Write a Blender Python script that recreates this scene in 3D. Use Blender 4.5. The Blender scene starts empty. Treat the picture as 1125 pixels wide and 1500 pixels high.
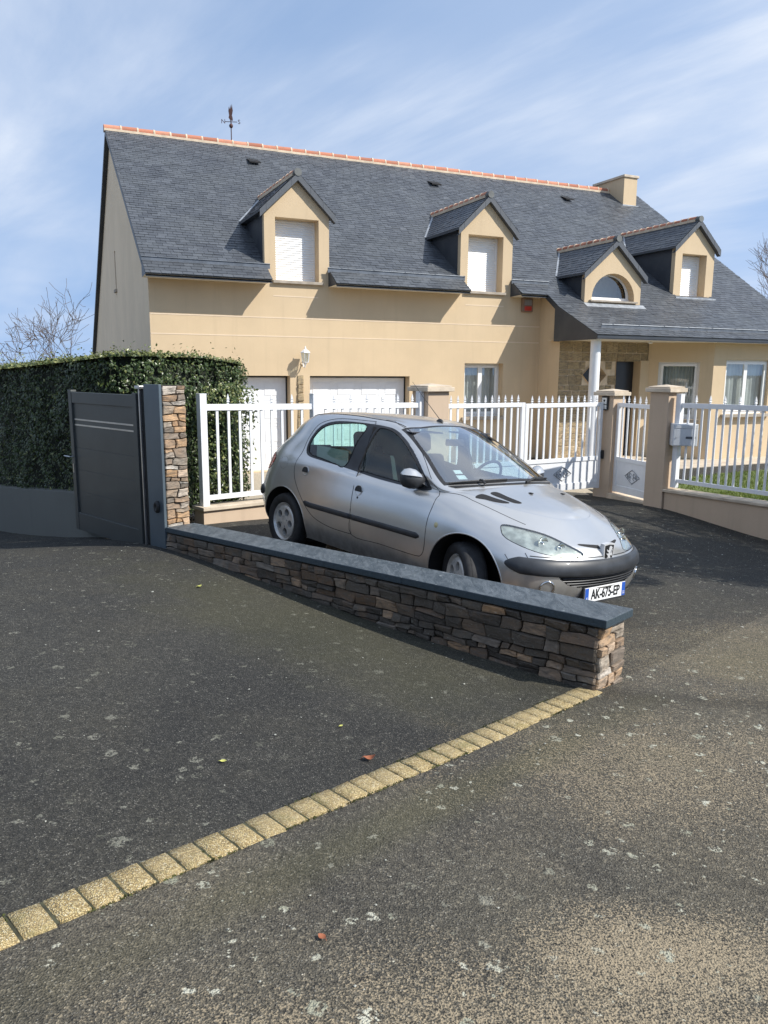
import bpy, bmesh, math, random
import numpy as np
from mathutils import Vector, Matrix, noise
from mathutils.bvhtree import BVHTree
from mathutils.geometry import tessellate_polygon
from math import sin, cos, pi, sqrt, atan2, radians

# ------------------------------------------------------------------ camera, sky, sun, exposure
SC = bpy.context.scene
COL = SC.collection
EYE = 2.15
PITCH, ROLL, FPX = .18, .007, 1135.0
camd = bpy.data.cameras.new('camera')
camd.sensor_fit = 'VERTICAL'; camd.sensor_height = 24.0; camd.sensor_width = 18.0
camd.lens = FPX / 1500.0 * 24.0
camd.clip_start = .05; camd.clip_end = 3000
cam = bpy.data.objects.new('camera', camd); COL.objects.link(cam)
_X = Vector((1, 0, 0)); _U = Vector((0, sin(PITCH), cos(PITCH))); _F = Vector((0, cos(PITCH), -sin(PITCH)))
_r = _X * cos(ROLL) + _U * sin(ROLL); _u = _U * cos(ROLL) - _X * sin(ROLL)
cam.matrix_world = Matrix(((_r.x, _u.x, -_F.x, 0), (_r.y, _u.y, -_F.y, 0), (_r.z, _u.z, -_F.z, EYE), (0, 0, 0, 1)))
SC.camera = cam

SUN_D = Vector((-1.246, .4535, -1.16)).normalized()
SUN_STRENGTH = 3.7
SKY_STRENGTH = .15
EXPOSURE = .66
sl = bpy.data.lights.new('sun', 'SUN'); sl.energy = SUN_STRENGTH; sl.angle = radians(.53); sl.color = (1, .955, .88)
so = bpy.data.objects.new('sun', sl); COL.objects.link(so)
so.rotation_euler = SUN_D.to_track_quat('-Z', 'Y').to_euler(); so.location = (20, -10, 30)

W_ = bpy.data.worlds.new('World'); SC.world = W_; W_.use_nodes = True
nt = W_.node_tree; nt.nodes.clear()
def N(nt, t, **kw):
    n = nt.nodes.new(t)
    for k, v in kw.items():
        if k.startswith('i_'): n.inputs[k[2:].replace('_', ' ')].default_value = v
        else: setattr(n, k, v)
    return n
out = N(nt, 'ShaderNodeOutputWorld'); bg = N(nt, 'ShaderNodeBackground')
sky = N(nt, 'ShaderNodeTexSky'); sky.sky_type = 'NISHITA'; sky.sun_disc = False
sky.sun_elevation = math.asin(-SUN_D.z); sky.sun_rotation = atan2(-SUN_D.x, -SUN_D.y)
sky.altitude = 50; sky.air_density = 1.0; sky.dust_density = .15; sky.ozone_density = 3.2
tc = N(nt, 'ShaderNodeTexCoord'); sep = N(nt, 'ShaderNodeSeparateXYZ'); nt.links.new(tc.outputs['Generated'], sep.inputs[0])
def Mt(nt, op, a, b=None, clamp=False):
    n = nt.nodes.new('ShaderNodeMath'); n.operation = op; n.use_clamp = clamp
    for i, x in enumerate((a, b)):
        if x is None: continue
        if isinstance(x, (int, float)): n.inputs[i].default_value = x
        else: nt.links.new(x, n.inputs[i])
    return n.outputs[0]
den = Mt(nt, 'ADD', Mt(nt, 'MAXIMUM', sep.outputs['Z'], 0.0), .16)
cx = Mt(nt, 'DIVIDE', sep.outputs['X'], den); cy = Mt(nt, 'DIVIDE', sep.outputs['Y'], den)
cmb = N(nt, 'ShaderNodeCombineXYZ'); nt.links.new(cx, cmb.inputs[0]); nt.links.new(cy, cmb.inputs[1])
mp = N(nt, 'ShaderNodeMapping', vector_type='TEXTURE'); mp.inputs['Rotation'].default_value = (0, 0, radians(-52)); mp.inputs['Scale'].default_value = (2.0, .62, 1)
mp.inputs['Location'].default_value = (1.1, 8.8, 0)
nt.links.new(cmb.outputs[0], mp.inputs[0])
n1 = N(nt, 'ShaderNodeTexNoise', i_Scale=.9, i_Detail=11.0, i_Roughness=.60, i_Distortion=.5)
nt.links.new(mp.outputs[0], n1.inputs['Vector'])
mp2 = N(nt, 'ShaderNodeMapping'); mp2.inputs['Location'].default_value = (3.3, 7.7, 0)
nt.links.new(cmb.outputs[0], mp2.inputs[0])
n2 = N(nt, 'ShaderNodeTexNoise', i_Scale=.55, i_Detail=4.0, i_Roughness=.5)
nt.links.new(mp2.outputs[0], n2.inputs['Vector'])
svec = N(nt, 'ShaderNodeCombineXYZ'); nt.links.new(sep.outputs['X'], svec.inputs[0]); nt.links.new(sep.outputs['Y'], svec.inputs[1])
nt.links.new(Mt(nt, 'ADD', Mt(nt, 'MULTIPLY', sep.outputs['Z'], .50), .46), svec.inputs[2]); nrmz = N(nt, 'ShaderNodeVectorMath', operation='NORMALIZE'); nt.links.new(svec.outputs[0], nrmz.inputs[0]); nt.links.new(nrmz.outputs[0], sky.inputs[0])
def ramp(nt, src, a, b, lo=0.0, hi=1.0):
    m = nt.nodes.new('ShaderNodeMapRange'); m.interpolation_type = 'SMOOTHSTEP'
    m.inputs[1].default_value = a; m.inputs[2].default_value = b; m.inputs[3].default_value = lo; m.inputs[4].default_value = hi
    nt.links.new(src, m.inputs[0]); return m.outputs[0]
wis = Mt(nt, 'MULTIPLY', ramp(nt, n1.outputs[0], .36, .78), ramp(nt, sep.outputs['Z'], .0, .28, .25, 1.0)); patch = ramp(nt, n2.outputs[0], .34, .66, .25, 1.0)
veil = ramp(nt, n2.outputs[0], .3, .75, .18, .55)
cl = Mt(nt, 'ADD', Mt(nt, 'MULTIPLY', Mt(nt, 'MULTIPLY', wis, patch), .85), veil, True)
tint = N(nt, 'ShaderNodeMixRGB', blend_type='MULTIPLY'); tint.inputs[0].default_value = 1; nt.links.new(sky.outputs[0], tint.inputs[1]); tint.inputs[2].default_value = (.90, 1.0, 1.0, 1)
mix = N(nt, 'ShaderNodeMixRGB'); nt.links.new(cl, mix.inputs[0]); nt.links.new(tint.outputs[0], mix.inputs[1])
mix.inputs[2].default_value = (3.3, 3.65, 4.25, 1)
nt.links.new(mix.outputs[0], bg.inputs[0]); bg.inputs[1].default_value = SKY_STRENGTH
nt.links.new(bg.outputs[0], out.inputs[0])
SC.view_settings.view_transform = 'Standard'; SC.view_settings.look = 'None'
SC.view_settings.exposure = EXPOSURE; SC.view_settings.gamma = 1
SC.cycles.max_bounces = 8; SC.cycles.transparent_max_bounces = 16

# ------------------------------------------------------------------ helpers
random.seed(7)
def R(a, b): return random.uniform(a, b)
def tag(o, label=None, cat=None, group=None, kind=None):
    if label: o['label'] = label
    if cat: o['category'] = cat
    if group: o['group'] = group
    if kind: o['kind'] = kind
    return o
def empty(name, loc=(0, 0, 0), rot=(0, 0, 0), label=None, cat=None, group=None):
    o = bpy.data.objects.new(name, None); COL.objects.link(o); o.location = loc; o.rotation_euler = rot
    o.empty_display_size = .2
    return tag(o, label, cat, group)
def copy_tree(o, parent=None):
    c = o.copy(); COL.objects.link(c); c.parent = parent
    for ch in list(o.children): copy_tree(ch, c)
    return c
class MB:
    def __init__(s): s.v = []; s.f = []; s.c = []; s.cur = .5
    def add(s, vs, fs, c=None):
        n = len(s.v); s.v.extend([tuple(x) for x in vs]); c = s.cur if c is None else c
        for f in fs: s.f.append(tuple(i + n for i in f)); s.c.append(c)
    def quad(s, a, b, c, d, col=None): s.add((a, b, c, d), ((0, 1, 2, 3),), col)
    def box(s, x0, x1, y0, y1, z0, z1, c=None, m=None):
        vs = [Vector((x, y, z)) for z in (z0, z1) for y in (y0, y1) for x in (x0, x1)]
        if m is not None: vs = [m @ v for v in vs]
        s.add(vs, ((0, 2, 3, 1), (4, 5, 7, 6), (0, 1, 5, 4), (2, 6, 7, 3), (0, 4, 6, 2), (1, 3, 7, 5)), c)
    def bar(s, p, q, w, h, up=(0, 0, 1), c=None):           # square bar between two points
        p = Vector(p); q = Vector(q); d = (q - p).normalized(); up = Vector(up)
        sd = d.cross(up).normalized(); u = sd.cross(d)
        vs = [e + sd * (a * w / 2) + u * (b * h / 2) for e in (p, q) for b in (-1, 1) for a in (-1, 1)]
        s.add(vs, ((0, 2, 3, 1), (4, 5, 7, 6), (0, 1, 5, 4), (2, 6, 7, 3), (0, 4, 6, 2), (1, 3, 7, 5)), c)
    def tube(s, pts, r, n=8, c=None, cap=True, closed=False):
        pts = [Vector(p) for p in pts]; k = len(pts); rr = r if isinstance(r, (list, tuple)) else [r] * k
        vs = []; fs = []; prev = None
        for i, p in enumerate(pts):
            if closed: t = pts[(i + 1) % k] - pts[i - 1]
            else: t = pts[min(i + 1, k - 1)] - pts[max(i - 1, 0)]
            if t.length < 1e-9: t = Vector((0, 0, 1))
            t.normalize()
            if prev is None:
                a = Vector((0, 0, 1)) if abs(t.z) < .9 else Vector((1, 0, 0)); u = t.cross(a).normalized()
            else:
                u = prev - t * prev.dot(t)
                if u.length < 1e-6: u = t.orthogonal()
                u.normalize()
            prev = u; w = t.cross(u)
            for j in range(n):
                an = 2 * pi * j / n; vs.append(p + u * (cos(an) * rr[i]) + w * (sin(an) * rr[i]))
        for i in range(k if closed else k - 1):
            for j in range(n):
                a = i * n + j; b = i * n + (j + 1) % n; i2 = (i + 1) % k
                fs.append((a, b, i2 * n + (j + 1) % n, i2 * n + j))
        if cap and not closed: fs.append(tuple(range(n))[::-1]); fs.append(tuple(range((k - 1) * n, k * n)))
        s.add(vs, fs, c)
    def lathe(s, prof, n=32, m=None, c=None, close=False):    # prof (r,z) around Z
        vs = []; k = len(prof)
        for r, z in prof:
            for j in range(n): vs.append(Vector((r * cos(2 * pi * j / n), r * sin(2 * pi * j / n), z)))
        if m is not None: vs = [m @ v for v in vs]
        fs = []
        for i in range(k if close else k - 1):
            i2 = (i + 1) % k
            for j in range(n): fs.append((i * n + j, i * n + (j + 1) % n, i2 * n + (j + 1) % n, i2 * n + j))
        s.add(vs, fs, c)
    def holed(s, outer, holes, fn, c=None):                  # 2-D outline with holes -> mapped faces
        loops = [[Vector((x, y, 0)) for x, y in outer]] + [[Vector((x, y, 0)) for x, y in h] for h in holes]
        tri = tessellate_polygon(loops); flat = [p for l in loops for p in l]
        s.add([fn(p.x, p.y) for p in flat], [tuple(t) for t in tri], c)
    def prism(s, poly, fn, d0, d1, c=None):                  # poly 2-D, fn(x,y,depth) -> 3-D
        tri = tessellate_polygon([[Vector((x, y, 0)) for x, y in poly]]); n = len(poly)
        s.add([fn(x, y, d0) for x, y in poly] + [fn(x, y, d1) for x, y in poly],
              [tuple(t) for t in tri] + [tuple(i + n for i in t)[::-1] for t in tri] + [(i, (i + 1) % n, (i + 1) % n + n, i + n) for i in range(n)], c)
    def build(s, name, mat, parent=None, smooth=False, loc=None, bevel=0, fix=True, attr=False):
        me = bpy.data.meshes.new(name); me.from_pydata(s.v, [], s.f)
        if attr:
            at = me.attributes.new('shade', 'FLOAT', 'FACE'); at.data.foreach_set('value', s.c)
        if fix:
            bm = bmesh.new(); bm.from_mesh(me); bmesh.ops.recalc_face_normals(bm, faces=bm.faces); bm.to_mesh(me); bm.free()
        me.validate(); me.materials.append(mat)
        if smooth: me.polygons.foreach_set('use_smooth', [True] * len(me.polygons))
        me.update()
        o = bpy.data.objects.new(name, me); COL.objects.link(o)
        if parent: o.parent = parent
        if loc: o.location = loc
        if bevel:
            b = o.modifiers.new('bevel', 'BEVEL'); b.width = bevel; b.segments = 2; b.limit_method = 'ANGLE'; b.angle_limit = radians(40)
        return o

# ---- materials
def new_mat(name):
    m = bpy.data.materials.new(name); m.use_nodes = True; t = m.node_tree
    b = t.nodes['Principled BSDF']; return m, t, b
def L(t, a, b): t.links.new(a, b)
def objco(t, geo=False):
    return t.nodes.new('ShaderNodeTexCoord').outputs['Object'] if not geo else t.nodes.new('ShaderNodeNewGeometry').outputs['Position']
def noise_n(t, vec, scale, detail=4, rough=.55, dist=0):
    n = t.nodes.new('ShaderNodeTexNoise'); n.inputs['Scale'].default_value = scale; n.inputs['Detail'].default_value = detail
    n.inputs['Roughness'].default_value = rough; n.inputs['Distortion'].default_value = dist; L(t, vec, n.inputs['Vector']); return n.outputs[0]
def mixc(t, f, a, b, mode='MIX'):
    m = t.nodes.new('ShaderNodeMixRGB'); m.blend_type = mode
    for i, x in enumerate((f, a, b)):
        if isinstance(x, (int, float)): m.inputs[i].default_value = x
        elif isinstance(x, tuple): m.inputs[i].default_value = (*x, 1)
        else: L(t, x, m.inputs[i])
    return m.outputs[0]
def bump(t, b, h, strength, dist):
    n = t.nodes.new('ShaderNodeBump'); n.inputs['Strength'].default_value = strength; n.inputs['Distance'].default_value = dist
    L(t, h, n.inputs['Height']); L(t, n.outputs[0], b.inputs['Normal']); return n
def simple(name, col, rough=.6, metal=0, var=.08, nscale=6, bs=0, bd=.002, bscale=60, coat=0, spec=.5):
    m, t, b = new_mat(name); co = objco(t)
    n = noise_n(t, co, nscale, 5)
    c = mixc(t, ramp(t, n, .3, .7), tuple(x * (1 - var) for x in col), tuple(min(1, x * (1 + var)) for x in col))
    L(t, c, b.inputs['Base Color']); b.inputs['Roughness'].default_value = rough; b.inputs['Metallic'].default_value = metal
    b.inputs['Specular IOR Level'].default_value = spec
    if coat: b.inputs['Coat Weight'].default_value = coat; b.inputs['Coat Roughness'].default_value = .05
    if bs: bump(t, b, noise_n(t, co, bscale, 3), bs, bd)
    return m
def attr_node(t, name='shade'):
    a = t.nodes.new('ShaderNodeAttribute'); a.attribute_name = name; return a.outputs['Fac']
def cramp(t, src, stops, interp='LINEAR'):
    r = t.nodes.new('ShaderNodeValToRGB'); r.color_ramp.interpolation = interp
    while len(r.color_ramp.elements) < len(stops): r.color_ramp.elements.new(.5)
    for e, (p, c) in zip(r.color_ramp.elements, stops): e.position = p; e.color = (*c, 1)
    L(t, src, r.inputs[0]); return r.outputs[0]

def render_mat(name, col, streak=1.1):
    m, t, b = new_mat(name); co = objco(t)
    n = noise_n(t, co, .9, 5, .6); mp = t.nodes.new('ShaderNodeMapping'); mp.inputs['Scale'].default_value = (5, 5, .35); L(t, co, mp.inputs[0])
    n2 = noise_n(t, mp.outputs[0], 1.0, 5, .6); n3 = noise_n(t, co, 55, 3)
    c = mixc(t, ramp(t, n, .3, .7), tuple(x * .94 for x in col), tuple(min(1, x * 1.04) for x in col))
    c = mixc(t, ramp(t, n2, .5, .8, 0, .30 * streak), c, tuple(x * .70 for x in col))
    c = mixc(t, ramp(t, n3, .3, .7, 0, .12), c, tuple(x * .75 for x in col))
    L(t, c, b.inputs['Base Color']); b.inputs['Roughness'].default_value = .9
    bump(t, b, noise_n(t, co, 160, 3), .35, .004); return m
MAT = {}
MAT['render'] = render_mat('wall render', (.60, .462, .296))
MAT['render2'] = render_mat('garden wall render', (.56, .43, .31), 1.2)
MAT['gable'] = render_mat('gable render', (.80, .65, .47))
MAT['band'] = render_mat('render joint', (.72, .58, .42))
MAT['white'] = simple('white lacquered metal', (.78, .79, .80), .38, var=.03, coat=.2)
MAT['offwhite'] = simple('off white', (.72, .71, .66), .6, var=.06)
MAT['pvc'] = simple('white shutter plastic', (.80, .80, .78), .45, var=.02)
MAT['cream_stone'] = simple('cream coping stone', (.56, .47, .36), .85, var=.16, nscale=5, bs=.4, bd=.003)
MAT['sillstone'] = simple('grey sill stone', (.36, .31, .25), .85, var=.15, bs=.3)
MAT['zinc'] = simple('zinc', (.13, .145, .165), .5, .5, var=.2)
MAT['leadflash'] = simple('flashing', (.36, .38, .40), .5, .4, var=.2)
MAT['dark'] = simple('dark void', (.012, .012, .013), .9, var=0)
MAT['soffit'] = simple('white soffit', (.70, .66, .58), .7, var=.04)
MAT['anthracite'] = simple('anthracite lacquered aluminium', (.064, .070, .068), .42, .12, var=.10, nscale=2.5, coat=.1)
MAT['plate_blue'] = simple('blue grey lacquered steel', (.098, .128, .152), .38, .2, var=.06, nscale=3, coat=.15)
MAT['black_rubber'] = simple('black rubber', (.018, .018, .019), .55, var=.25, nscale=14)
MAT['steel'] = simple('brushed steel', (.55, .55, .55), .3, .9, var=.1)
MAT['door_dark'] = simple('dark front door', (.018, .021, .026), .35, 0, var=.1)
MAT['wood_red'] = simple('terracotta alarm box', (.25, .16, .11), .6)

def slate_mat(name, base, hi):
    m, t, b = new_mat(name); co = objco(t); a = attr_node(t)
    n = noise_n(t, co, 1.3, 5, .6); n2 = noise_n(t, co, 26, 4, .6)
    c = mixc(t, a, base, hi); c = mixc(t, ramp(t, n, .35, .7, 0, .35), c, (.105, .112, .112)); c = mixc(t, ramp(t, n2, .35, .75, 0, .35), c, (.035, .042, .052))
    n3 = noise_n(t, co, 7, 6, .7); c = mixc(t, ramp(t, n3, .64, .74, 0, .35), c, (.20, .20, .18))
    L(t, c, b.inputs['Base Color']); b.inputs['Roughness'].default_value = .47
    bump(t, b, n2, .35, .004); return m
MAT['slate'] = slate_mat('roof slate', (.056, .061, .070), (.098, .106, .118))
MAT['slate_clad'] = slate_mat('cladding slate', (.018, .023, .032), (.034, .040, .052))
def tile_mat():
    m, t, b = new_mat('ridge tile clay'); co = objco(t); a = attr_node(t)
    c = cramp(t, a, [(0, (.36, .13, .075)), (.5, (.50, .19, .11)), (1, (.58, .27, .17))])
    c = mixc(t, ramp(t, noise_n(t, co, 9, 5), .45, .75, 0, .5), c, (.28, .17, .12))
    L(t, c, b.inputs['Base Color']); b.inputs['Roughness'].default_value = .85; bump(t, b, noise_n(t, co, 40, 3), .3, .004); return m
MAT['tile'] = tile_mat()
MAT['mortar'] = simple('lime mortar', (.62, .50, .36), .9, var=.15, bs=.3)
MAT['cap'] = simple('grey ridge cap', (.13, .135, .13), .7, var=.2)

def stone_mat(name, stops, lichen=.4):
    m, t, b = new_mat(name); co = objco(t); a = attr_node(t)
    c = cramp(t, a, stops)
    mp = t.nodes.new('ShaderNodeMapping'); mp.inputs['Scale'].default_value = (1, 1, 3.5); L(t, co, mp.inputs[0])
    n = noise_n(t, mp.outputs[0], 14, 7, .65); n2 = noise_n(t, co, 90, 4, .7); n3 = noise_n(t, co, 6, 5, .6)
    c = mixc(t, ramp(t, n, .35, .68, 0, .75), c, (.10, .085, .07)); c = mixc(t, ramp(t, n3, .5, .75, 0, .35), c, (.30, .17, .08))
    c = mixc(t, ramp(t, n2, .5, .8, 0, .25), c, (.38, .35, .30))
    c = mixc(t, ramp(t, noise_n(t, co, 30, 6, .7), .60, .72, 0, lichen), c, (.42, .42, .37))
    L(t, c, b.inputs['Base Color']); b.inputs['Roughness'].default_value = .85
    h = Mt(t, 'ADD', Mt(t, 'MULTIPLY', n, 1.0), Mt(t, 'MULTIPLY', n2, .45)); bump(t, b, h, .9, .012); return m
STOPS = [(0, (.040, .031, .023)), (.2, (.075, .059, .043)), (.38, (.120, .098, .073)), (.50, (.16, .095, .052)), (.60, (.25, .215, .175)), (.70, (.46, .27, .135)), (.80, (.42, .37, .30)), (.90, (.56, .34, .17)), (1, (.62, .585, .52))]
MAT['schist'] = stone_mat('schist rubble', STOPS)
MAT['clad_stone'] = stone_mat('pale dressed stone', [(0, (.33, .25, .14)), (.5, (.42, .32, .18)), (1, (.50, .39, .24))], .05)

def glass_mat(name, tint, refl=.12, rough=.0, mixk=1.0):
    m, t, b = new_mat(name); t.nodes.remove(b); o = t.nodes['Material Output']
    tr = t.nodes.new('ShaderNodeBsdfTransparent'); tr.inputs[0].default_value = (*tint, 1)
    gl = t.nodes.new('ShaderNodeBsdfGlossy'); gl.inputs['Roughness'].default_value = rough; gl.inputs[0].default_value = (1, 1, 1, 1)
    g_ = t.nodes.new('ShaderNodeNewGeometry'); dt = t.nodes.new('ShaderNodeVectorMath'); dt.operation = 'DOT_PRODUCT'; L(t, g_.outputs['Normal'], dt.inputs[0]); L(t, g_.outputs['Incoming'], dt.inputs[1])
    ci = Mt(t, 'SUBTRACT', 1.0, Mt(t, 'ABSOLUTE', dt.outputs['Value'])); fz = Mt(t, 'ADD', Mt(t, 'MULTIPLY', Mt(t, 'POWER', ci, 4.0), .92), .045)
    f = Mt(t, 'ADD', Mt(t, 'MULTIPLY', fz, mixk), refl, True)
    mx = t.nodes.new('ShaderNodeMixShader'); L(t, f, mx.inputs[0]); L(t, tr.outputs[0], mx.inputs[1]); L(t, gl.outputs[0], mx.inputs[2]); L(t, mx.outputs[0], o.inputs[0]); return m
MAT['window_glass'] = glass_mat('window glass', (.75, .80, .80), .10)
MAT['curtain'] = simple('net curtain', (.62, .62, .60), .9, var=.12, nscale=3)
# ------------------------------------------------------------------ terrain
GP = [(0, 0, .598), (0, 2, .516), (-1.1, 1.95, .585), (-.3, 2.66, .498), (.5, 3.46, .413), (-2.5, 3, .61), (2.5, 2.5, .36), (-2.5, 0, .72), (3, 0, .50), (-1.5, 4.5, .50), (1.22, 4.19, .35), (-2.2, 7.45, .425), (-4.2, 6.3, .42), (-6.5, 5, .5),
      (-.99, 7.68, .36), (.57, 5.81, .28), (1.72, 6.77, .19), (.16, 8.64, .27), (-3.75, 9.15, .15), (-5.7, 11.2, -.2), (-2.35, 9.4, .29),
      (3.9, 13.7, -.05), (4.42, 12.4, .02), (5.45, 10.75, -.15), (6.5, 9, -.12), (.8, 12, .07), (0, 15, 0), (-3, 15, -.02), (4, 17, 0), (9, 17, 0), (13, 21, 0), (-4, 20, -.05), (5, 5, .22), (8, 3, .2), (-9, 12, -.2)]
_P = np.array(GP); _n = len(_P)
def _tps(d): return np.where(d > 1e-9, d * d * np.log(np.maximum(d, 1e-9)), 0)
_A = np.zeros((_n + 3, _n + 3)); _D = np.sqrt(((_P[:, None, :2] - _P[None, :, :2]) ** 2).sum(-1)); _A[:_n, :_n] = _tps(_D) + np.eye(_n) * .02
_A[:_n, _n] = 1; _A[:_n, _n + 1:] = _P[:, :2]; _A[_n:, :_n] = _A[:_n, _n:].T
_w = np.linalg.solve(_A, np.concatenate([_P[:, 2], [0, 0, 0]]))
def hgrid(x, y):
    x = np.clip(np.asarray(x, float), -8.5, 11); y = np.clip(np.asarray(y, float), -1, 21)
    d = np.sqrt((x[..., None] - _P[:, 0]) ** 2 + (y[..., None] - _P[:, 1]) ** 2)
    return np.clip((_tps(d) * _w[:_n]).sum(-1) + _w[_n] + _w[_n + 1] * x + _w[_n + 2] * y, -.6, .85)
def h(x, y): return float(hgrid(np.array(x), np.array(y)))
def sheet(name, xs, ys, dz, mat, mask=None):
    X, Y = np.meshgrid(xs, ys); Z = hgrid(X, Y) + dz
    v = np.stack([X, Y, Z], -1).reshape(-1, 3); nx = len(xs); f = []
    for j in range(len(ys) - 1):
        for i in range(nx - 1):
            if mask is None or mask((xs[i] + xs[i + 1]) / 2, (ys[j] + ys[j + 1]) / 2): f.append((j * nx + i, j * nx + i + 1, (j + 1) * nx + i + 1, (j + 1) * nx + i))
    me = bpy.data.meshes.new(name); me.from_pydata(v.tolist(), [], f); me.materials.append(mat)
    me.polygons.foreach_set('use_smooth', [True] * len(f)); me.update()
    o = bpy.data.objects.new(name, me); COL.objects.link(o); o['kind'] = 'structure'; return o

def blob(t, pos, cx, cy, rx, ry, rot=0, soft=.5, nz=None, amp=.5):
    """soft elliptical patch round a world point, its edge broken up by noise"""
    s = t.nodes.new('ShaderNodeSeparateXYZ'); L(t, pos, s.inputs[0])
    dx = Mt(t, 'SUBTRACT', s.outputs[0], cx); dy = Mt(t, 'SUBTRACT', s.outputs[1], cy)
    c_, s_ = cos(rot), sin(rot)
    u = Mt(t, 'DIVIDE', Mt(t, 'ADD', Mt(t, 'MULTIPLY', dx, c_), Mt(t, 'MULTIPLY', dy, s_)), rx)
    v = Mt(t, 'DIVIDE', Mt(t, 'SUBTRACT', Mt(t, 'MULTIPLY', dy, c_), Mt(t, 'MULTIPLY', dx, s_)), ry)
    d = Mt(t, 'SQRT', Mt(t, 'ADD', Mt(t, 'MULTIPLY', u, u), Mt(t, 'MULTIPLY', v, v)))
    if nz is not None: d = Mt(t, 'ADD', d, Mt(t, 'MULTIPLY', Mt(t, 'SUBTRACT', nz, .5), amp * 2))
    return ramp(t, d, 1 + soft, 1 - soft)          # 1 inside
def half(t, pos, p, q, soft=.02, nz=None, amp=0.0):
    """1 on the left side of the line p -> q"""
    s = t.nodes.new('ShaderNodeSeparateXYZ'); L(t, pos, s.inputs[0])
    dx, dy = q[0] - p[0], q[1] - p[1]; l = sqrt(dx * dx + dy * dy); nx, ny = -dy / l, dx / l
    d = Mt(t, 'ADD', Mt(t, 'ADD', Mt(t, 'MULTIPLY', s.outputs[0], nx), Mt(t, 'MULTIPLY', s.outputs[1], ny)), -(p[0] * nx + p[1] * ny))
    if nz is not None: d = Mt(t, 'ADD', d, Mt(t, 'MULTIPLY', Mt(t, 'SUBTRACT', nz, .5), amp))
    return ramp(t, d, -soft, soft)
STRIP_A = Vector((-1.071, 1.929)); STRIP_B = Vector((1.15, 4.155)); WALL_B = Vector((1.22, 4.19)); WALL_A = Vector((-2.12, 7.40))
def asphalt_mat():
    m, t, b = new_mat('asphalt'); pos = objco(t, True)
    nb = noise_n(t, pos, .62, 5, .6); nb2 = noise_n(t, pos, 1.15, 5, .62, .4); nm = noise_n(t, pos, 2.6, 6, .62); nf = noise_n(t, pos, 36, 4, .62)
    g1 = noise_n(t, pos, 150, 2, .5); g2 = noise_n(t, pos, 75, 3, .6); g3 = noise_n(t, pos, 30, 4, .68)
    vor = t.nodes.new('ShaderNodeTexVoronoi'); vor.inputs['Scale'].default_value = 150; L(t, pos, vor.inputs['Vector'])
    vd = vor.outputs['Distance']; sv = t.nodes.new('ShaderNodeSeparateColor'); L(t, vor.outputs['Color'], sv.inputs[0]); r1 = sv.outputs[0]
    driveway = half(t, pos, STRIP_A, STRIP_B, .012); other = half(t, pos, WALL_B, WALL_A, .05)      # left of the strip; car side of the wall
    stone = cramp(t, r1, [(0, (.010, .0105, .011)), (.40, (.026, .026, .027)), (.68, (.062, .061, .058)), (.88, (.15, .145, .135)), (1, (.42, .41, .38))])
    c = mixc(t, ramp(t, vd, .15, .65), stone, (.012, .012, .012))
    # worn lighter and darker fields
    field = ramp(t, nb, .34, .66); f2 = ramp(t, nb2, .40, .66)
    dk = mixc(t, field, (.034, .034, .033), (.058, .057, .052)); dk = mixc(t, Mt(t, 'MULTIPLY', f2, .55), dk, (.080, .075, .060))
    rt = mixc(t, field, (.064, .060, .054), (.138, .126, .100)); rt = mixc(t, Mt(t, 'MULTIPLY', f2, .65), rt, (.18, .158, .118))
    fr = mixc(t, field, (.10, .093, .078), (.16, .143, .112)); fr = mixc(t, Mt(t, 'MULTIPLY', f2, .5), fr, (.10, .095, .085))
    right = mixc(t, half(t, pos, (1.25, 4.2), (6.0, 3.75), .10, nm, .5), rt, fr)
    tone = mixc(t, driveway, right, dk); tone = mixc(t, Mt(t, 'SUBTRACT', 1.0, other), tone, fr) if False else tone
    c = mixc(t, .58, c, tone)
    # grain at three sizes
    gr = Mt(t, 'ADD', Mt(t, 'ADD', Mt(t, 'MULTIPLY', Mt(t, 'SUBTRACT', g1, .5), 1.4), Mt(t, 'MULTIPLY', Mt(t, 'SUBTRACT', g2, .5), 2.0)), Mt(t, 'MULTIPLY', Mt(t, 'SUBTRACT', g3, .5), 2.0))
    lightg = ramp(t, gr, .05, .75, 0, .85); darkg = ramp(t, gr, -.05, -.7, 0, .62)
    c = mixc(t, lightg, c, mixc(t, 1.0, c, (2.5, 2.45, 2.35), 'MULTIPLY')); c = mixc(t, darkg, c, (.010, .010, .011))
    sp = ramp(t, noise_n(t, pos, 210, 1, .5), .70, .76); c = mixc(t, Mt(t, 'MULTIPLY', sp, .7), c, (.40, .39, .36))
    seam = blob(t, pos, 3.4, 4.02, 2.4, .10, -.07, .8, nm, .9); c = mixc(t, Mt(t, 'MULTIPLY', seam, .65), c, (.028, .027, .023))
    s2 = blob(t, pos, 1.9, 1.98, .9, .035, -.55, .9, nm, 1.0); c = mixc(t, Mt(t, 'MULTIPLY', s2, .5), c, (.022, .022, .021))
    # fine sand lodged between the stones, bottom right
    sand_a = blob(t, pos, 1.05, 1.42, 1.15, .42, -.10, .9, nm, .7); sand_b = blob(t, pos, .40, 1.32, .85, .34, -.25, .9, nm, .7); sand_c = blob(t, pos, .85, 1.98, .42, .22, .1, .9, nm, .7)
    sand_d = blob(t, pos, 1.3, 3.3, 1.0, .55, .2, .9, nm, .8); sand_e = blob(t, pos, 3.2, 5.0, 2.0, 1.1, 0, .9, nm, .8)
    mx = lambda a_, b_: Mt(t, 'MAXIMUM', a_, b_)
    sand = mx(mx(sand_a, Mt(t, 'MULTIPLY', sand_b, .85)), mx(Mt(t, 'MULTIPLY', sand_c, .85), mx(Mt(t, 'MULTIPLY', sand_d, .50), Mt(t, 'MULTIPLY', sand_e, .45))))
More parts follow.
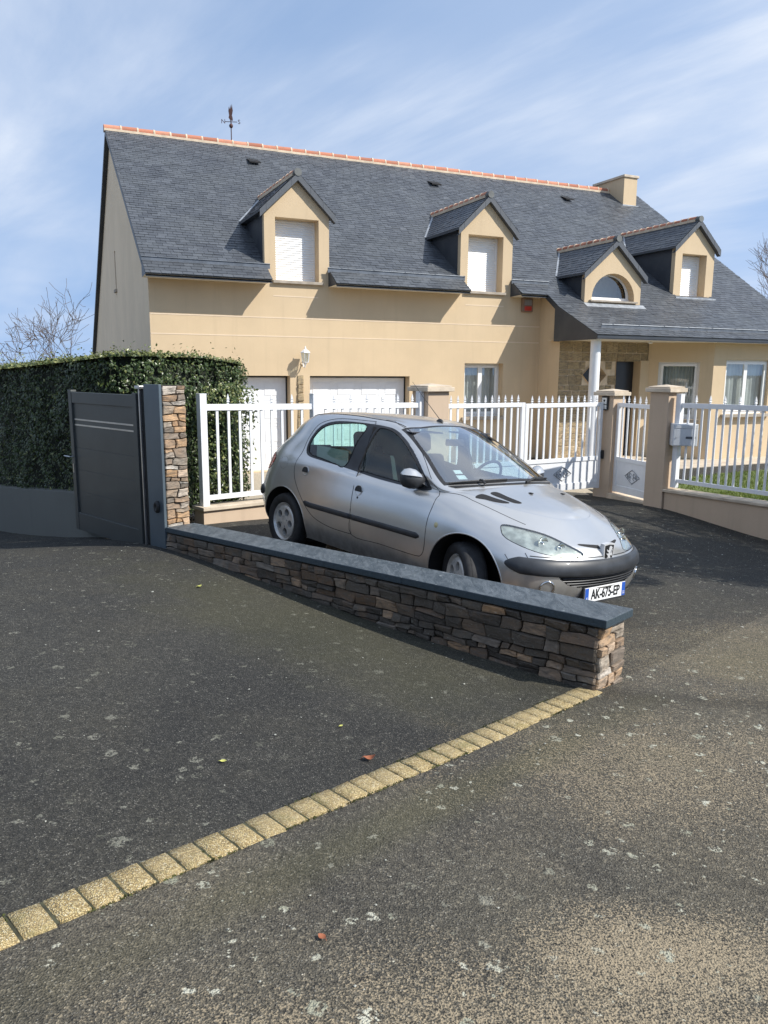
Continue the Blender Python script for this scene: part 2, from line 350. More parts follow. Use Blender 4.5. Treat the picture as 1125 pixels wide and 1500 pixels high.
    grain = Mt(t, 'ADD', Mt(t, 'MULTIPLY', g1, .9), Mt(t, 'MULTIPLY', g2, .8))
    th = Mt(t, 'SUBTRACT', 1.12, Mt(t, 'MULTIPLY', sand, .46)); sm = ramp(t, Mt(t, 'SUBTRACT', grain, th), -.16, .16)
    sm = Mt(t, 'MULTIPLY', sm, ramp(t, sand, .0, .4)); c = mixc(t, Mt(t, 'MULTIPLY', sm, .74), c, mixc(t, nf, (.31, .25, .17), (.44, .365, .26)))
    moss = mx(blob(t, pos, .35, 2.95, 1.5, .10, .78, .8, nm, .8), mx(blob(t, pos, 2.9, 4.9, .8, .6, 0, .8, nm, .7), blob(t, pos, -.6, 5.2, 1.9, .5, -.75, .8, nm, .9)))
    c = mixc(t, Mt(t, 'MULTIPLY', moss, .28), c, (.085, .083, .032))
    # pale lichen rosettes
    wv = t.nodes.new('ShaderNodeVectorMath'); wv.operation = 'ADD'; nv = t.nodes.new('ShaderNodeTexNoise'); nv.inputs['Scale'].default_value = 45; nv.inputs['Detail'].default_value = 4; L(t, pos, nv.inputs['Vector'])
    sc_ = t.nodes.new('ShaderNodeVectorMath'); sc_.operation = 'SCALE'; sc_.inputs[3].default_value = .05; L(t, nv.outputs['Color'], sc_.inputs[0]); L(t, pos, wv.inputs[0]); L(t, sc_.outputs[0], wv.inputs[1])
    keep = mixc(t, driveway, (1, 1, 1), (.35, .35, .35)); lpatch = ramp(t, noise_n(t, pos, .9, 3), .38, .58, .25, 1.0)
    for sc0, rk, dens, amt in ((8.0, .66, .54, .9), (15.0, .80, .58, .9), (34.0, 1.0, .74, .8)):
        vl = t.nodes.new('ShaderNodeTexVoronoi'); vl.inputs['Scale'].default_value = sc0; L(t, wv.outputs[0], vl.inputs['Vector'])
        sl_ = t.nodes.new('ShaderNodeSeparateColor'); L(t, vl.outputs['Color'], sl_.inputs[0]); rad = Mt(t, 'MULTIPLY', Mt(t, 'SUBTRACT', sl_.outputs[0], dens), rk)
        lm = ramp(t, Mt(t, 'SUBTRACT', vl.outputs['Distance'], rad), .03, -.03); lm = Mt(t, 'MULTIPLY', lm, ramp(t, Mt(t, 'ADD', nf, Mt(t, 'MULTIPLY', Mt(t, 'SUBTRACT', g2, .5), .8)), .42, .54))
        lm = Mt(t, 'MULTIPLY', Mt(t, 'MULTIPLY', lm, lpatch), keep); c = mixc(t, Mt(t, 'MULTIPLY', lm, amt), c, mixc(t, sl_.outputs[1], (.30, .305, .24), (.56, .56, .48)))
    c = mixc(t, 1.0, c, (1.02, 1.0, .94), 'MULTIPLY')
    L(t, c, b.inputs['Base Color']); b.inputs['Roughness'].default_value = .82; b.inputs['Specular IOR Level'].default_value = .3
    hgt = Mt(t, 'ADD', Mt(t, 'MULTIPLY', g2, 1.0), Mt(t, 'MULTIPLY', Mt(t, 'SUBTRACT', 1.0, vd), .5)); hgt = Mt(t, 'ADD', hgt, Mt(t, 'MULTIPLY', g1, .6))
    bump(t, b, hgt, 1.0, .009); return m
MAT['asphalt'] = asphalt_mat()
def grass_ground():
    m, t, b = new_mat('grass ground'); pos = objco(t, True)
    c = mixc(t, noise_n(t, pos, 1.4, 6, .65), (.07, .105, .025), (.15, .18, .05)); L(t, c, b.inputs['Base Color']); b.inputs['Roughness'].default_value = .95
    bump(t, b, noise_n(t, pos, 60, 4), .6, .02); return m
MAT['grass_ground'] = grass_ground(); MAT['far_ground'] = simple('dry earth and gravel', (.17, .155, .115), .95, var=.3, nscale=2, bs=.4, bd=.01)
far = [-900, -400, -180, -90, -50, -30, -20, -14]
sheet('ground', far + list(np.arange(-10, 13, .5)) + [14, 20, 30, 50, 90, 180, 400, 900], [-200, -80, -30, -10, -5] + list(np.arange(-3, 23, .5)) + [24, 30, 45, 80, 160, 400, 900], -.03, MAT['far_ground'])
sheet('asphalt_yard', list(np.arange(-9, 12.01, .15)), list(np.arange(-3, 20.01, .15)), 0, MAT['asphalt'])

# paving strip of pale aggregate setts crossing the asphalt
def paver_mat():
    m, t, b = new_mat('pale aggregate paver'); pos = objco(t); a = attr_node(t)
    v = t.nodes.new('ShaderNodeTexVoronoi'); v.inputs['Scale'].default_value = 210; L(t, pos, v.inputs['Vector'])
    s = t.nodes.new('ShaderNodeSeparateColor'); L(t, v.outputs['Color'], s.inputs[0])
    c = cramp(t, s.outputs[0], [(0, (.25, .17, .065)), (.25, (.50, .365, .155)), (.55, (.66, .505, .235)), (.85, (.76, .62, .35)), (1, (.84, .76, .55))])
    c = mixc(t, ramp(t, v.outputs['Distance'], .3, .7, 0, .8), c, (.16, .115, .05))
    c = mixc(t, Mt(t, 'MULTIPLY', a, .35), c, (.34, .27, .15))
    e = noise_n(t, pos, 9, 5, .7); c = mixc(t, ramp(t, e, .52, .72, 0, .5), c, (.17, .16, .055))
    L(t, c, b.inputs['Base Color']); b.inputs['Roughness'].default_value = .8; bump(t, b, Mt(t, 'SUBTRACT', 1.0, v.outputs['Distance']), .9, .006); return m
MAT['paver'] = paver_mat(); MAT['joint_earth'] = simple('joint earth', (.05, .05, .028), .95, var=.4, nscale=30); MAT['moss'] = simple('joint moss', (.075, .085, .022), .95, var=.5, nscale=25, bs=.6, bd=.01)
def strip():
    d = (STRIP_B - STRIP_A).normalized(); n = Vector((d.y, -d.x)); m = MB(); j = MB(); s = -1.0; Lt = (STRIP_B - STRIP_A).length
    rnd = random.Random(4)
    while s < Lt:
        ln = rnd.uniform(.098, .108); g = rnd.uniform(.0022, .0042)
        w0, w1 = rnd.uniform(-.070, -.064), rnd.uniform(.064, .070); K = 5
        grid = []
        tilt = rnd.uniform(-.0015, .0015)
        for a in range(K + 1):
            for b in range(K + 1):
                u, v = (0, .035, .35, .65, .965, 1)[a], (0, .03, .35, .65, .97, 1)[b]; jx = rnd.uniform(-.003, .003); jy = rnd.uniform(-.004, .004)
                ss = s + g + (ln - 2 * g) * u + (jx if a in (0, K) else 0); tt = w0 + (w1 - w0) * v + (jy if b in (0, K) else 0)
                p = STRIP_A + d * ss + n * tt; edge = a in (0, K) or b in (0, K)
                grid.append(Vector((p.x, p.y, h(p.x, p.y) + (-.002 if edge else .0075 + tilt * (a - 2)))))
        m.add(grid, [(a * (K + 1) + b, a * (K + 1) + b + 1, (a + 1) * (K + 1) + b + 1, (a + 1) * (K + 1) + b) for a in range(K) for b in range(K)], rnd.random())
        s += ln
    o = m.build('paving_strip', MAT['paver'], smooth=True, attr=True); o['kind'] = 'structure'
    s = -1.0
    pts = []
    while s < Lt:
        for t_ in (-.064, .064):
            p = STRIP_A + d * s + n * t_; pts.append((p.x, p.y, h(p.x, p.y) + .0035))
        s += .05
    base_j = MB(); base_j.add(pts, [(2 * i, 2 * i + 1, 2 * i + 3, 2 * i + 2) for i in range(len(pts) // 2 - 1)])
    o = base_j.build('joint_bed', MAT['joint_earth']); o['kind'] = 'structure'
    # tufts of moss in the joints
    for k in range(2600):
        s = rnd.uniform(-.2, Lt); near = rnd.random() < .5
        if near: t_ = rnd.choice((-1, 1)) * rnd.gauss(.069, .003)
        else: t_ = rnd.uniform(-.074, .074); s = round((s + 1.0) / .103) * .103 - 1.0 + rnd.gauss(0, .0025)
        if noise.noise(Vector((s * 3, t_ * 4, 2))) < .05: continue
        p = STRIP_A + d * s + n * t_; z = h(p.x, p.y) + .003; a = rnd.uniform(0, 6.28); r = rnd.uniform(.002, .005); q = Vector((cos(a), sin(a), 0)) * r
        hh = rnd.uniform(.004, .010); j.add([(p.x - q.x, p.y - q.y, z), (p.x + q.x, p.y + q.y, z), (p.x + q.x * .2, p.y + q.y * .3, z + hh)], [(0, 1, 2)])
    o = j.build('joint_moss', MAT['moss']); o['kind'] = 'stuff'; o['label'] = 'green moss growing in the joints of the pale paving strip'; o['category'] = 'moss'
strip()

# ------------------------------------------------------------------ house
PSI = .4255; HX, HY = -4.62, 15.62
house = empty('house', (HX, HY, 0), (0, 0, PSI), 'cream rendered detached house with slate roof, four dormers and two white garage doors', 'house')
def HW(a, b, z): return Vector((HX + a * cos(PSI) - b * sin(PSI), HY + a * sin(PSI) + b * cos(PSI), z))
RL, Z0, BR = .683, 4.28, 5.44; ZR = Z0 + RL * BR
AEND = 16.72
def rect(a0, a1, z0, z1): return [(a0, z0), (a1, z0), (a1, z1), (a0, z1)]
def wall(name, outer, holes, b, mat, depth=.28, hole_depths=None, flip=False, parent=house):
    m = MB(); m.holed(outer, holes, lambda x, z: Vector((x, b, z)))
    for hl in holes:
        n = len(hl)
        for i in range(n):
            p, q = hl[i], hl[(i + 1) % n]
            m.quad((p[0], b, p[1]), (q[0], b, q[1]), (q[0], b + depth, q[1]), (p[0], b + depth, p[1]))
    return m.build(name, mat, parent)
G1 = rect(.45, 2.849, .0, 2.035); G2 = rect(3.294, 5.69, .0, 2.035); WN = rect(7.13, 8.2, 1.08, 2.345)
OP1 = rect(2.575, 3.52, 3.99, 5.245); OP2 = rect(7.15, 8.09, 3.99, 5.245)
fac = [(0, -.5), (9.216, -.5), (9.216, 4.18), (8.35, 4.2), (8.35, 5.36), (7.65, 6.03), (6.95, 5.36), (6.95, 4.2), (3.75, 4.2), (3.75, 5.36), (3.045, 6.03), (2.34, 5.36), (2.34, 4.2), (0, 4.2)]
wall('front_wall', fac, [G1, G2, WN, OP1, OP2], 0, MAT['render'], .30)
m = MB()                                                             # proud render joints
for z, a0, a1 in ((3.22, .0, 9.2), (2.84, .0, 9.2), (3.665, 2.5, 3.5), (3.665, 7.1, 8.15)):
    m.box(a0 + .01, a1, -.004, .01, z, z + .022)
m.build('render_joint', MAT['band'], house)
m = MB()
m.quad((9.216, 0, -.5), (9.216, -.83, -.5), (9.216, -.83, 3.66), (9.216, 0, 4.22)); m.build('porch_side_wall', MAT['render'], house)
BB = 14.0; RS = .62; ZB = ZR - RS * (BB - BR)
m = MB()                                                             # left gable with its slit
gab = [(0, -.6), (0, Z0 - .03), (BR, ZR - .04), (BB, ZB - .04), (BB, -.6)]
slit = [(5.70, 4.2), (5.92, 4.2), (5.92, 5.15), (5.70, 5.15)]
m.holed(gab, [slit], lambda x, z: Vector((0, x, z)))
for i in range(4):
    p, q = slit[i], slit[(i + 1) % 4]; m.quad((0, p[0], p[1]), (0, q[0], q[1]), (.2, q[0], q[1]), (.2, p[0], p[1]))
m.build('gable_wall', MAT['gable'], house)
m = MB(); m.box(-.05, .10, 5.62, 6.0, 4.12, 4.19); m.build('sill', MAT['sillstone'], house)
m = MB(); m.box(.14, .16, 5.6, 6.0, 4.1, 5.2); m.build('pane', MAT['door_dark'], house)
m = MB()
m.holed([(0, -.6), (-1.9, -.6), (-1.9, 3.1), (-.9, 3.6), (0, Z0 - .05), (BR, ZR - .05), (BB, ZB - .05), (BB, -.6)], [], lambda x, z: Vector((AEND - .05, x, z)))
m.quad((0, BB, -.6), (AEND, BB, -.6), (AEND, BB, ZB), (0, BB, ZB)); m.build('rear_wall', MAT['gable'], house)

# --- roof deck and slates, laid along a profile of (b, z)
PROF = [(-2.36, 2.965), (-.95, 3.64), (0, Z0), (BR, ZR)]
def prof_pts(prof):
    o = [0]
    for (b0, z0), (b1, z1) in zip(prof, prof[1:]): o.append(o[-1] + sqrt((b1 - b0) ** 2 + (z1 - z0) ** 2))
    return o
def prof_at(prof, cum, s):
    for i in range(len(prof) - 1):
        if s <= cum[i + 1] or i == len(prof) - 2:
            k = (s - cum[i]) / (cum[i + 1] - cum[i]); b0, z0 = prof[i]; b1, z1 = prof[i + 1]
            l = cum[i + 1] - cum[i]; return b0 + (b1 - b0) * k, z0 + (z1 - z0) * k, (-(z1 - z0) / l, (b1 - b0) / l)
def slates(m, prof, intervals, row=.112, wid=.20, th=.008, sw=None, seed=1):
    """rows of slates along a profile; intervals(b)-> list of (a0,a1); sw maps (a,b,z)->vector"""
    rnd = random.Random(seed); cum = prof_pts(prof); s = -.02; k = 0; T = cum[-1]
    sw = sw or (lambda a, b, z: Vector((a, b, z)))
    while s < T - .03:
        s1 = min(s + row * 1.18, T); b0, z0, n0 = prof_at(prof, cum, max(s, 0)); b1, z1, n1 = prof_at(prof, cum, s1)
        for (lo, hi) in intervals(b0 + 1e-4, z0):
            a = lo - wid * (.5 if k % 2 else 0) - rnd.uniform(0, .03)
            while a < hi:
                w = wid * rnd.uniform(.93, 1.07); x0, x1 = max(a + .003, lo), min(a + w - .003, hi); a += w
                if x1 - x0 < .02: continue
                t0 = th + rnd.uniform(-.0025, .004); t1 = rnd.uniform(.0, .002); e = rnd.uniform(-.004, .004); e2 = rnd.uniform(-.003, .003); tt = rnd.uniform(-.002, .002)
                A = (b0 + n0[0] * (t0 + tt), z0 + n0[1] * (t0 + tt)); A2 = (b0 + n0[0] * (t0 - tt), z0 + n0[1] * (t0 - tt)); B = (b1 + n1[0] * t1, z1 + n1[1] * t1)
                C = (b0 + n0[0] * .001, z0 + n0[1] * .001)
                vs = [sw(x0, A[0] + e, A[1] + e * .6), sw(x1, A2[0] + e2, A2[1] + e2 * .6), sw(x1, *B), sw(x0, *B), sw(x0, *C), sw(x1, *C)]
                m.add(vs, ((0, 1, 2, 3), (4, 5, 1, 0)), rnd.random() ** 1.3)
        s += row; k += 1
def sub(iv, holes):
    out = []
    for lo, hi in iv:
        segs = [(lo, hi)]
        for a, b in holes:
            ns = []
            for x, y in segs:
                if b <= x or a >= y: ns.append((x, y))
                else:
                    if a > x: ns.append((x, a))
                    if b < y: ns.append((b, y))
            segs = ns
        out += [q for q in segs if q[1] - q[0] > .03]
    return out
VA = 9.05
def main_iv(b, z=0):
    if b < -.5: iv = [(VA, AEND + .05)]
    elif b < 0: iv = [(-.11, 2.36), (3.73, 6.97), (8.33, AEND + .05)]
    else: iv = [(-.11, AEND + .05)]
    hs = []
    if b < 1.15: hs += [(2.36, 3.73), (6.97, 8.33)]
    if -.72 < b < .6: hs += [(10.02, 11.52)]
    if -.22 < b < 1.15: hs += [(13.28, 14.5)]
    if 4.68 < b: hs += [(15.54, 16.06)]
    return sub(iv, hs)
roof = MB(); slates(roof, PROF, main_iv, seed=11)
rf = roof.build('roof', MAT['slate'], house, fix=False, attr=True)
m = MB(); bs = [-2.36, -.95, -.72, -.5, -.22, 0, .6, 1.15, 3, 4.68, BR]
cum = prof_pts(PROF)
def zprof(b):
    for (b0, z0), (b1, z1) in zip(PROF, PROF[1:]):
        if b <= b1 + 1e-9: return z0 + (z1 - z0) * (b - b0) / (b1 - b0)
    return ZR
for b0, b1 in zip(bs, bs[1:]):
    for lo, hi in main_iv((b0 + b1) / 2):
        for dz in (-.012, -.07):
            m.quad((lo + .005, b0, zprof(b0) + dz), (hi - .005, b0, zprof(b0) + dz), (hi - .005, b1, zprof(b1) + dz), (lo + .005, b1, zprof(b1) + dz))
m.quad((-.11, BR, ZR - .01), (AEND + .05, BR, ZR - .01), (AEND + .05, BB + .4, ZR - .01 - RS * (BB + .4 - BR)), (-.11, BB + .4, ZR - .01 - RS * (BB + .4 - BR)))
# verge edges
for pts in ([(0, Z0), (BR, ZR)], [(BR, ZR), (BB + .4, ZR - RS * (BB + .4 - BR))]):
    (b0, z0), (b1, z1) = pts
    m.quad((-.112, b0, z0), (-.112, b1, z1), (-.112, b1, z1 - .14), (-.112, b0, z0 - .14)); m.quad((-.112, b0, z0 - .14), (-.112, b1, z1 - .14), (0, b1, z1 - .14), (0, b0, z0 - .14))
m.build('roof_deck', MAT['slate_clad'], rf, attr=True)
# eave boxes
m = MB()
for a0, a1 in ((-.11, 2.36), (3.73, 6.97), (8.33, VA + .1)):
    zf = Z0 - RL * .5
    m.quad((a0, -.5, zf - .015), (a1, -.5, zf - .015), (a1, 0, zf - .035), (a0, 0, zf - .035))
m.build('soffit', MAT['soffit'], house)
m = MB(); m.cur = .6
for a0, a1 in ((-.11, 2.36), (3.73, 6.97), (8.33, VA + .1)):
    for a in (a0, a1):
        m = MB(); m.cur = .6; m.add([(a, -.5, Z0 - RL * .5 - .02), (a, 0, Z0 - RL * .5 - .035), (a, 0, Z0 + .01)], ((0, 1, 2),)); m.build('eave_end', MAT['slate_clad'], house, attr=True)
m = MB(); m.cur = .6
# vertical slate cheek under the porch verge
outer = [(-.83, 2.86), (-2.33, 2.86), (-2.36, 2.965), (-.95, 3.64), (-.5, 3.94), (-.5, 3.9), (-.83, 3.66)]
m.add([(VA, x, z) for x, z in [(-.80, 2.86), (-2.34, 2.86), (-2.36, 2.96), (-.95, 3.64), (-.80, 3.73)]], ((0, 1, 2, 3, 4),))
m.add([(VA + .001, x, z) for x, z in [(-.80, 3.60), (-.80, 3.73), (-.5, 3.94), (0, 4.28), (0, 4.15)]], ((0, 1, 2, 3, 4),))
m.box(VA + .01, AEND + .04, -2.352, -2.34, 2.87, 2.955); m.quad((VA, -.80, 2.86), (VA, -.80, 3.66), (9.216, -.80, 3.66), (9.216, -.80, 2.86))
m.build('slate_cheek', MAT['slate_clad'], house, attr=True)
m = MB(); m.quad((VA + .01, -2.34, 2.875), (AEND, -2.34, 2.875), (AEND, -.5, 2.90), (VA + .01, -.5, 2.90)); m.build('porch_soffit', MAT['soffit'], house)
# gutters standing on the slope
m = MB()
def gutter(a0, a1, b):
    z = zprof(b); m.box(a0, a1, b - .006, b + .006, z - .02, z + .075); m.tube([(a0, b - .008, z + .075), (a1, b - .008, z + .075)], .013, 6)
    a = a0 + .3
    while a < a1: m.box(a, a + .03, b - .02, b + .10, z + .078, z + .090); a += .75
gutter(-.12, 2.42, -.10); gutter(3.68, 7.02, -.10); gutter(8.29, 9.35, -.10); gutter(9.42, AEND + .05, -2.02)
m.build('gutter', MAT['zinc'], house)
# roof ventilation slates
m = MB(); m.cur = .1
for a, b in ((3.39, 4.5), (8.6, 4.46), (13.25, 4.5)):
    m = MB(); z = zprof(b); m.add([(a - .15, b - .13, z - .01), (a + .15, b - .13, z - .01), (a + .15, b - .13, z + .022), (a - .15, b - .13, z + .022), (a + .15, b + .2, zprof(b + .2) + .02), (a - .15, b + .2, zprof(b + .2) + .02)], ((0, 1, 2, 3), (3, 2, 4, 5))); m.build('roof_vent', MAT['dark'], rf)
# ridge tiles
def ridge_tiles(parent, p0, p1, r, seg, red=True, seed=1):
    p0, p1 = Vector(p0), Vector(p1); Ln = (p1 - p0).length; n = max(1, round(Ln / seg)); d = (p1 - p0).normalized(); up = Vector((0, 0, 1)); sd = d.cross(up).normalized(); up = sd.cross(d)
    rnd = random.Random(seed); t = MB(); mo = MB()
    def ring(c, rr, lo=-.25): return [c + sd * (cos(a) * rr) + up * (sin(a) * rr) for a in [pi * (lo + (1 - 2 * lo) * k / 10) for k in range(11)]]
    for i in range(n):
        a, b = p0 + d * (Ln * i / n), p0 + d * (Ln * (i + 1) / n); w = up * rnd.uniform(-.006, .006)
        A, B = ring(a + w, r * .93), ring(b + w, r * 1.02)
        t.add(A + B, [(k, k + 1, k + 12, k + 11) for k in range(10)], rnd.random())
        A, B = ring(b - d * .018, r * 1.12), ring(b + d * .018, r * 1.12); C, D = ring(b - d * .028, r * .9), ring(b + d * .028, r * .9)
        mo.add(C + A + B + D, [(k + o, k + 1 + o, k + 12 + o, k + 11 + o) for o in (0, 11, 22) for k in range(10)])
    for s_ in (-1, 1):                                                # mortar bed each side
        q0 = p0 + sd * (s_ * r * .98) - up * r * .62; q1 = p1 + sd * (s_ * r * .98) - up * r * .62
        mo.bar(q0, q1, .03, .06)
    t.build('ridge_tiles', MAT['tile'], parent, smooth=True, attr=True); mo.build('ridge_mortar', MAT['mortar'], parent, smooth=False)
ridge_tiles(rf, (-.14, BR, ZR + .02), (15.9, BR, ZR + .02), .088, .40)
# chimney
m = MB(); m.box(15.54, 16.07, 4.66, 6.15, 6.9, 8.30); m.build('chimney', MAT['render'], house)
ch = house.children[-1]; m = MB(); m.box(15.50, 16.11, 4.62, 6.19, 8.303, 8.38); m.build('chimney_cap', MAT['cream_stone'], ch, bevel=.01)
m = MB(); m.box(15.48, 16.13, 4.60, 4.66, 7.30, 7.46, c=None); m.build('flashing', MAT['leadflash'], ch)

# --- dormers
def shutter(parent, a0, a1, z0, z1, b):
    m = MB(); z = z1; m.box(a0, a0 + .035, b - .03, b + .0, z0, z1); m.box(a1 - .035, a1, b - .03, b, z0, z1)
    while z > z0 + .01:
        z2 = max(z - .047, z0); m.quad((a0 + .035, b - .002, z), (a1 - .035, b - .002, z), (a1 - .035, b - .016, z2 + .010), (a0 + .035, b - .016, z2 + .010))
        m.quad((a0 + .035, b - .016, z2 + .010), (a1 - .035, b - .016, z2 + .010), (a1 - .035, b - .002, z2), (a0 + .035, b - .002, z2)); z = z2
    return m.build('shutter', MAT['pvc'], parent)
def dormer(ac, bf, half, ze, zap, zlow, opening, face=True, arch=False, cheek_lo=None, seed=1, red=True):
    root = MB(); ret = .13
    a0, a1 = ac - half, ac + half
    if face:
        outer = [(a0, zlow), (a1, zlow), (a1, ze), (ac, zap), (a0, ze)]
        root.holed(outer, [opening], lambda x, z: Vector((x, bf, z))); n = len(opening)
        for i in range(n):
            p, q = opening[i], opening[(i + 1) % n]; root.quad((p[0], bf, p[1]), (q[0], bf, q[1]), (q[0], bf + .26, q[1]), (p[0], bf + .26, p[1]))
    root.quad((a0, bf, zlow), (a0, bf + ret, zlow + .05), (a0, bf + ret, ze), (a0, bf, ze))
    d = root.build('dormer', MAT['render'], house)
    sd = MB(); sd.quad((a1, bf, zlow), (a1, bf + ret, zlow + .05), (a1, bf + ret, ze), (a1, bf, ze)); sd.build('dormer_side', MAT['render'], d)
    bi = lambda z: (z - Z0) / RL if z > Z0 else (z - Z0) / RL
    for a in (a0 + .012, a1 - .012):
        ck = MB(); ck.cur = .4
        pts = [(a, bf + ret, zprof(bf + ret) - .1), (a, bi(ze) + .1, ze)]
        ck.add([(a, bf + ret - .002, zprof(max(bf + ret, -2)) - .15), (a, bi(ze) + .15, ze), (a, bf + ret - .002, ze)], ((0, 1, 2),))
        ck.build('cheek', MAT['slate_clad'], d, attr=True)
    # roof slopes
    ov = .11; sl_ = (zap - ze) / half; zr = zap + .10; rb = bf - .10; zlo = zr - sl_ * (half + ov)
    rm = MB(); dk = MB(); dk.cur = .3
    for s_ in (-1, 1):
        prof = [(-(half + ov), zlo), (0, zr)]                         # b is the cross distance here
        slates(rm, prof, lambda b, z: [(rb, min(bi(z) + .05, BR))], row=.105, wid=.19, th=.007, sw=lambda a, b, z, s_=s_: Vector((ac - s_ * b * -1 * -1 if False else ac + s_ * b, a, z)), seed=seed + s_)
        e = ac + s_ * -(half + ov)
        dk.quad((e, rb + .004, zlo - .012), (ac, rb + .004, zr - .012), (ac, bi(zr), zr - .012), (e, bi(zlo), zlo - .012))
        # barge slates on the gable edge
        k = 6
        for i in range(k):
            u0, u1 = i / k, (i + 1) / k; x0, x1 = e + (ac - e) * u0, e + (ac - e) * u1; z0_, z1_ = zlo + (zr - zlo) * u0, zlo + (zr - zlo) * u1
            off = -.006 - .003 * (i % 2)
            dk.add([(x0, rb + off, z0_ - .01), (x1, rb + off, z1_ - .01), (x1, rb + off, z1_ - .155), (x0, rb + off, z0_ - .155)], ((0, 1, 2, 3),), .75)
        dk.quad((e, rb - .004, zlo - .16), (e, bf + .02, zlo - .16), (ac, bf + .02, zr - .16), (ac, rb - .004, zr - .16))
        dk.quad((e, rb, zlo), (e, bi(zlo), zlo), (e, bi(zlo), zlo - .05), (e, rb, zlo - .05))
        dk.quad((e, bf + .1, zlo - .05), (e, bi(zlo), zlo - .05), (ac + s_ * -(half - .02), bi(zlo), zlo - .05), (ac + s_ * -(half - .02), bf + .1, zlo - .05))
    rm.build('dormer_roof', MAT['slate'], d, fix=False, attr=True); dk.build('barge_slates', MAT['slate'], d, attr=True)
    ridge_tiles(d, (ac, rb + .12, zr + .02), (ac, bi(zr) + .05, zr + .02), .07, .26, seed=seed)
    m = MB(); m.lathe([(0.001, .0), (.078, .0), (.078, .10), (.07, .16)], 20, Matrix.Translation((ac, rb - .02, zr + .0)) @ Matrix.Rotation(-pi / 2, 4, 'X')); m.build('ridge_cap', MAT['cap'], d, smooth=False)
    m = MB()
    for s_ in (-1, 1):                                                # valley flashing
        e = ac + s_ * -(half + ov); p = Vector((e, bi(zlo), zlo + .02)); q = Vector((ac, bi(zr), zr + .02)); m.bar(p, q, .045, .012)
    m.build('flashing', MAT['leadflash'], d)
    return d
d1 = dormer(3.045, 0, .705, 5.36, 6.03, 4.2, OP1, face=False, seed=3)
shutter(d1, 2.575, 3.52, 3.98, 5.245, .285); m = MB(); m.box(2.50, 3.60, -.07, .28, 3.93, 3.988); m.build('sill', MAT['sillstone'], d1, bevel=.006)
d2 = dormer(7.65, 0, .70, 5.36, 6.03, 4.2, OP2, face=False, seed=6)
shutter(d2, 7.15, 8.09, 3.98, 5.245, .285); m = MB(); m.box(7.08, 8.17, -.07, .28, 3.93, 3.988); m.build('sill', MAT['sillstone'], d2, bevel=.006)
arch = [(10.15, 3.86), (11.45, 3.86)] + [(10.80 + .65 * cos(pi * k / 16), 3.90 + .60 * sin(pi * k / 16)) for k in range(0, 17)]
d3 = dormer(10.79, -.73, .85, 4.46, 5.19, 3.72, arch, seed=9)
op4 = rect(13.46, 14.31, 4.12, 5.21)
d4 = dormer(13.90, -.18, .68, 5.36, 5.98, 4.05, op4, seed=12)
shutter(d4, 13.46, 14.31, 4.10, 5.21, .10)
m = MB(); m.box(13.40, 14.36, -.24, .1, 4.08, 4.118); m.box(13.2, 14.6, -.32, -.18, 4.02, 4.10); m.build('flashing', MAT['leadflash'], d4)
# arched pane of dormer 3
m = MB(); ys = -.73 + .20
def arc(r1, r2, cz): return [(10.80 + r1 * cos(pi * k / 24), cz + r2 * sin(pi * k / 24)) for k in range(25)]
inn = arc(.55, .50, 3.95); outr = arc(.66, .61, 3.88)
m.holed([(10.80 + .66, 3.86)] + outr + [(10.80 - .66, 3.86)], [inn], lambda x, z: Vector((x, ys, z))); m.box(10.14, 11.46, ys - .01, ys + .04, 3.86, 3.93); ff = m.build('window_frame', MAT['pvc'], d3)
m = MB(); m.holed(inn, [], lambda x, z: Vector((x, ys + .02, z))); m.build('pane', MAT['window_glass'], d3)
m = MB(); m.holed([(10.1, 3.8), (11.5, 3.8), (11.5, 4.6), (10.1, 4.6)], [], lambda x, z: Vector((x, ys + .5, z))); m.build('curtain', MAT['curtain'], d3)
m = MB(); m.box(10.08, 11.52, -.80, ys + .1, 3.82, 3.858); m.build('sill', MAT['sillstone'], d3)
m = MB(); m.add([(9.9, -.76, zprof(-.76) + .016), (11.72, -.76, zprof(-.76) + .016), (11.72, -.90, zprof(-.90) + .014), (9.9, -.90, zprof(-.9) + .014)], ((0, 1, 2, 3),)); m.build('flashing', MAT['leadflash'], d3)

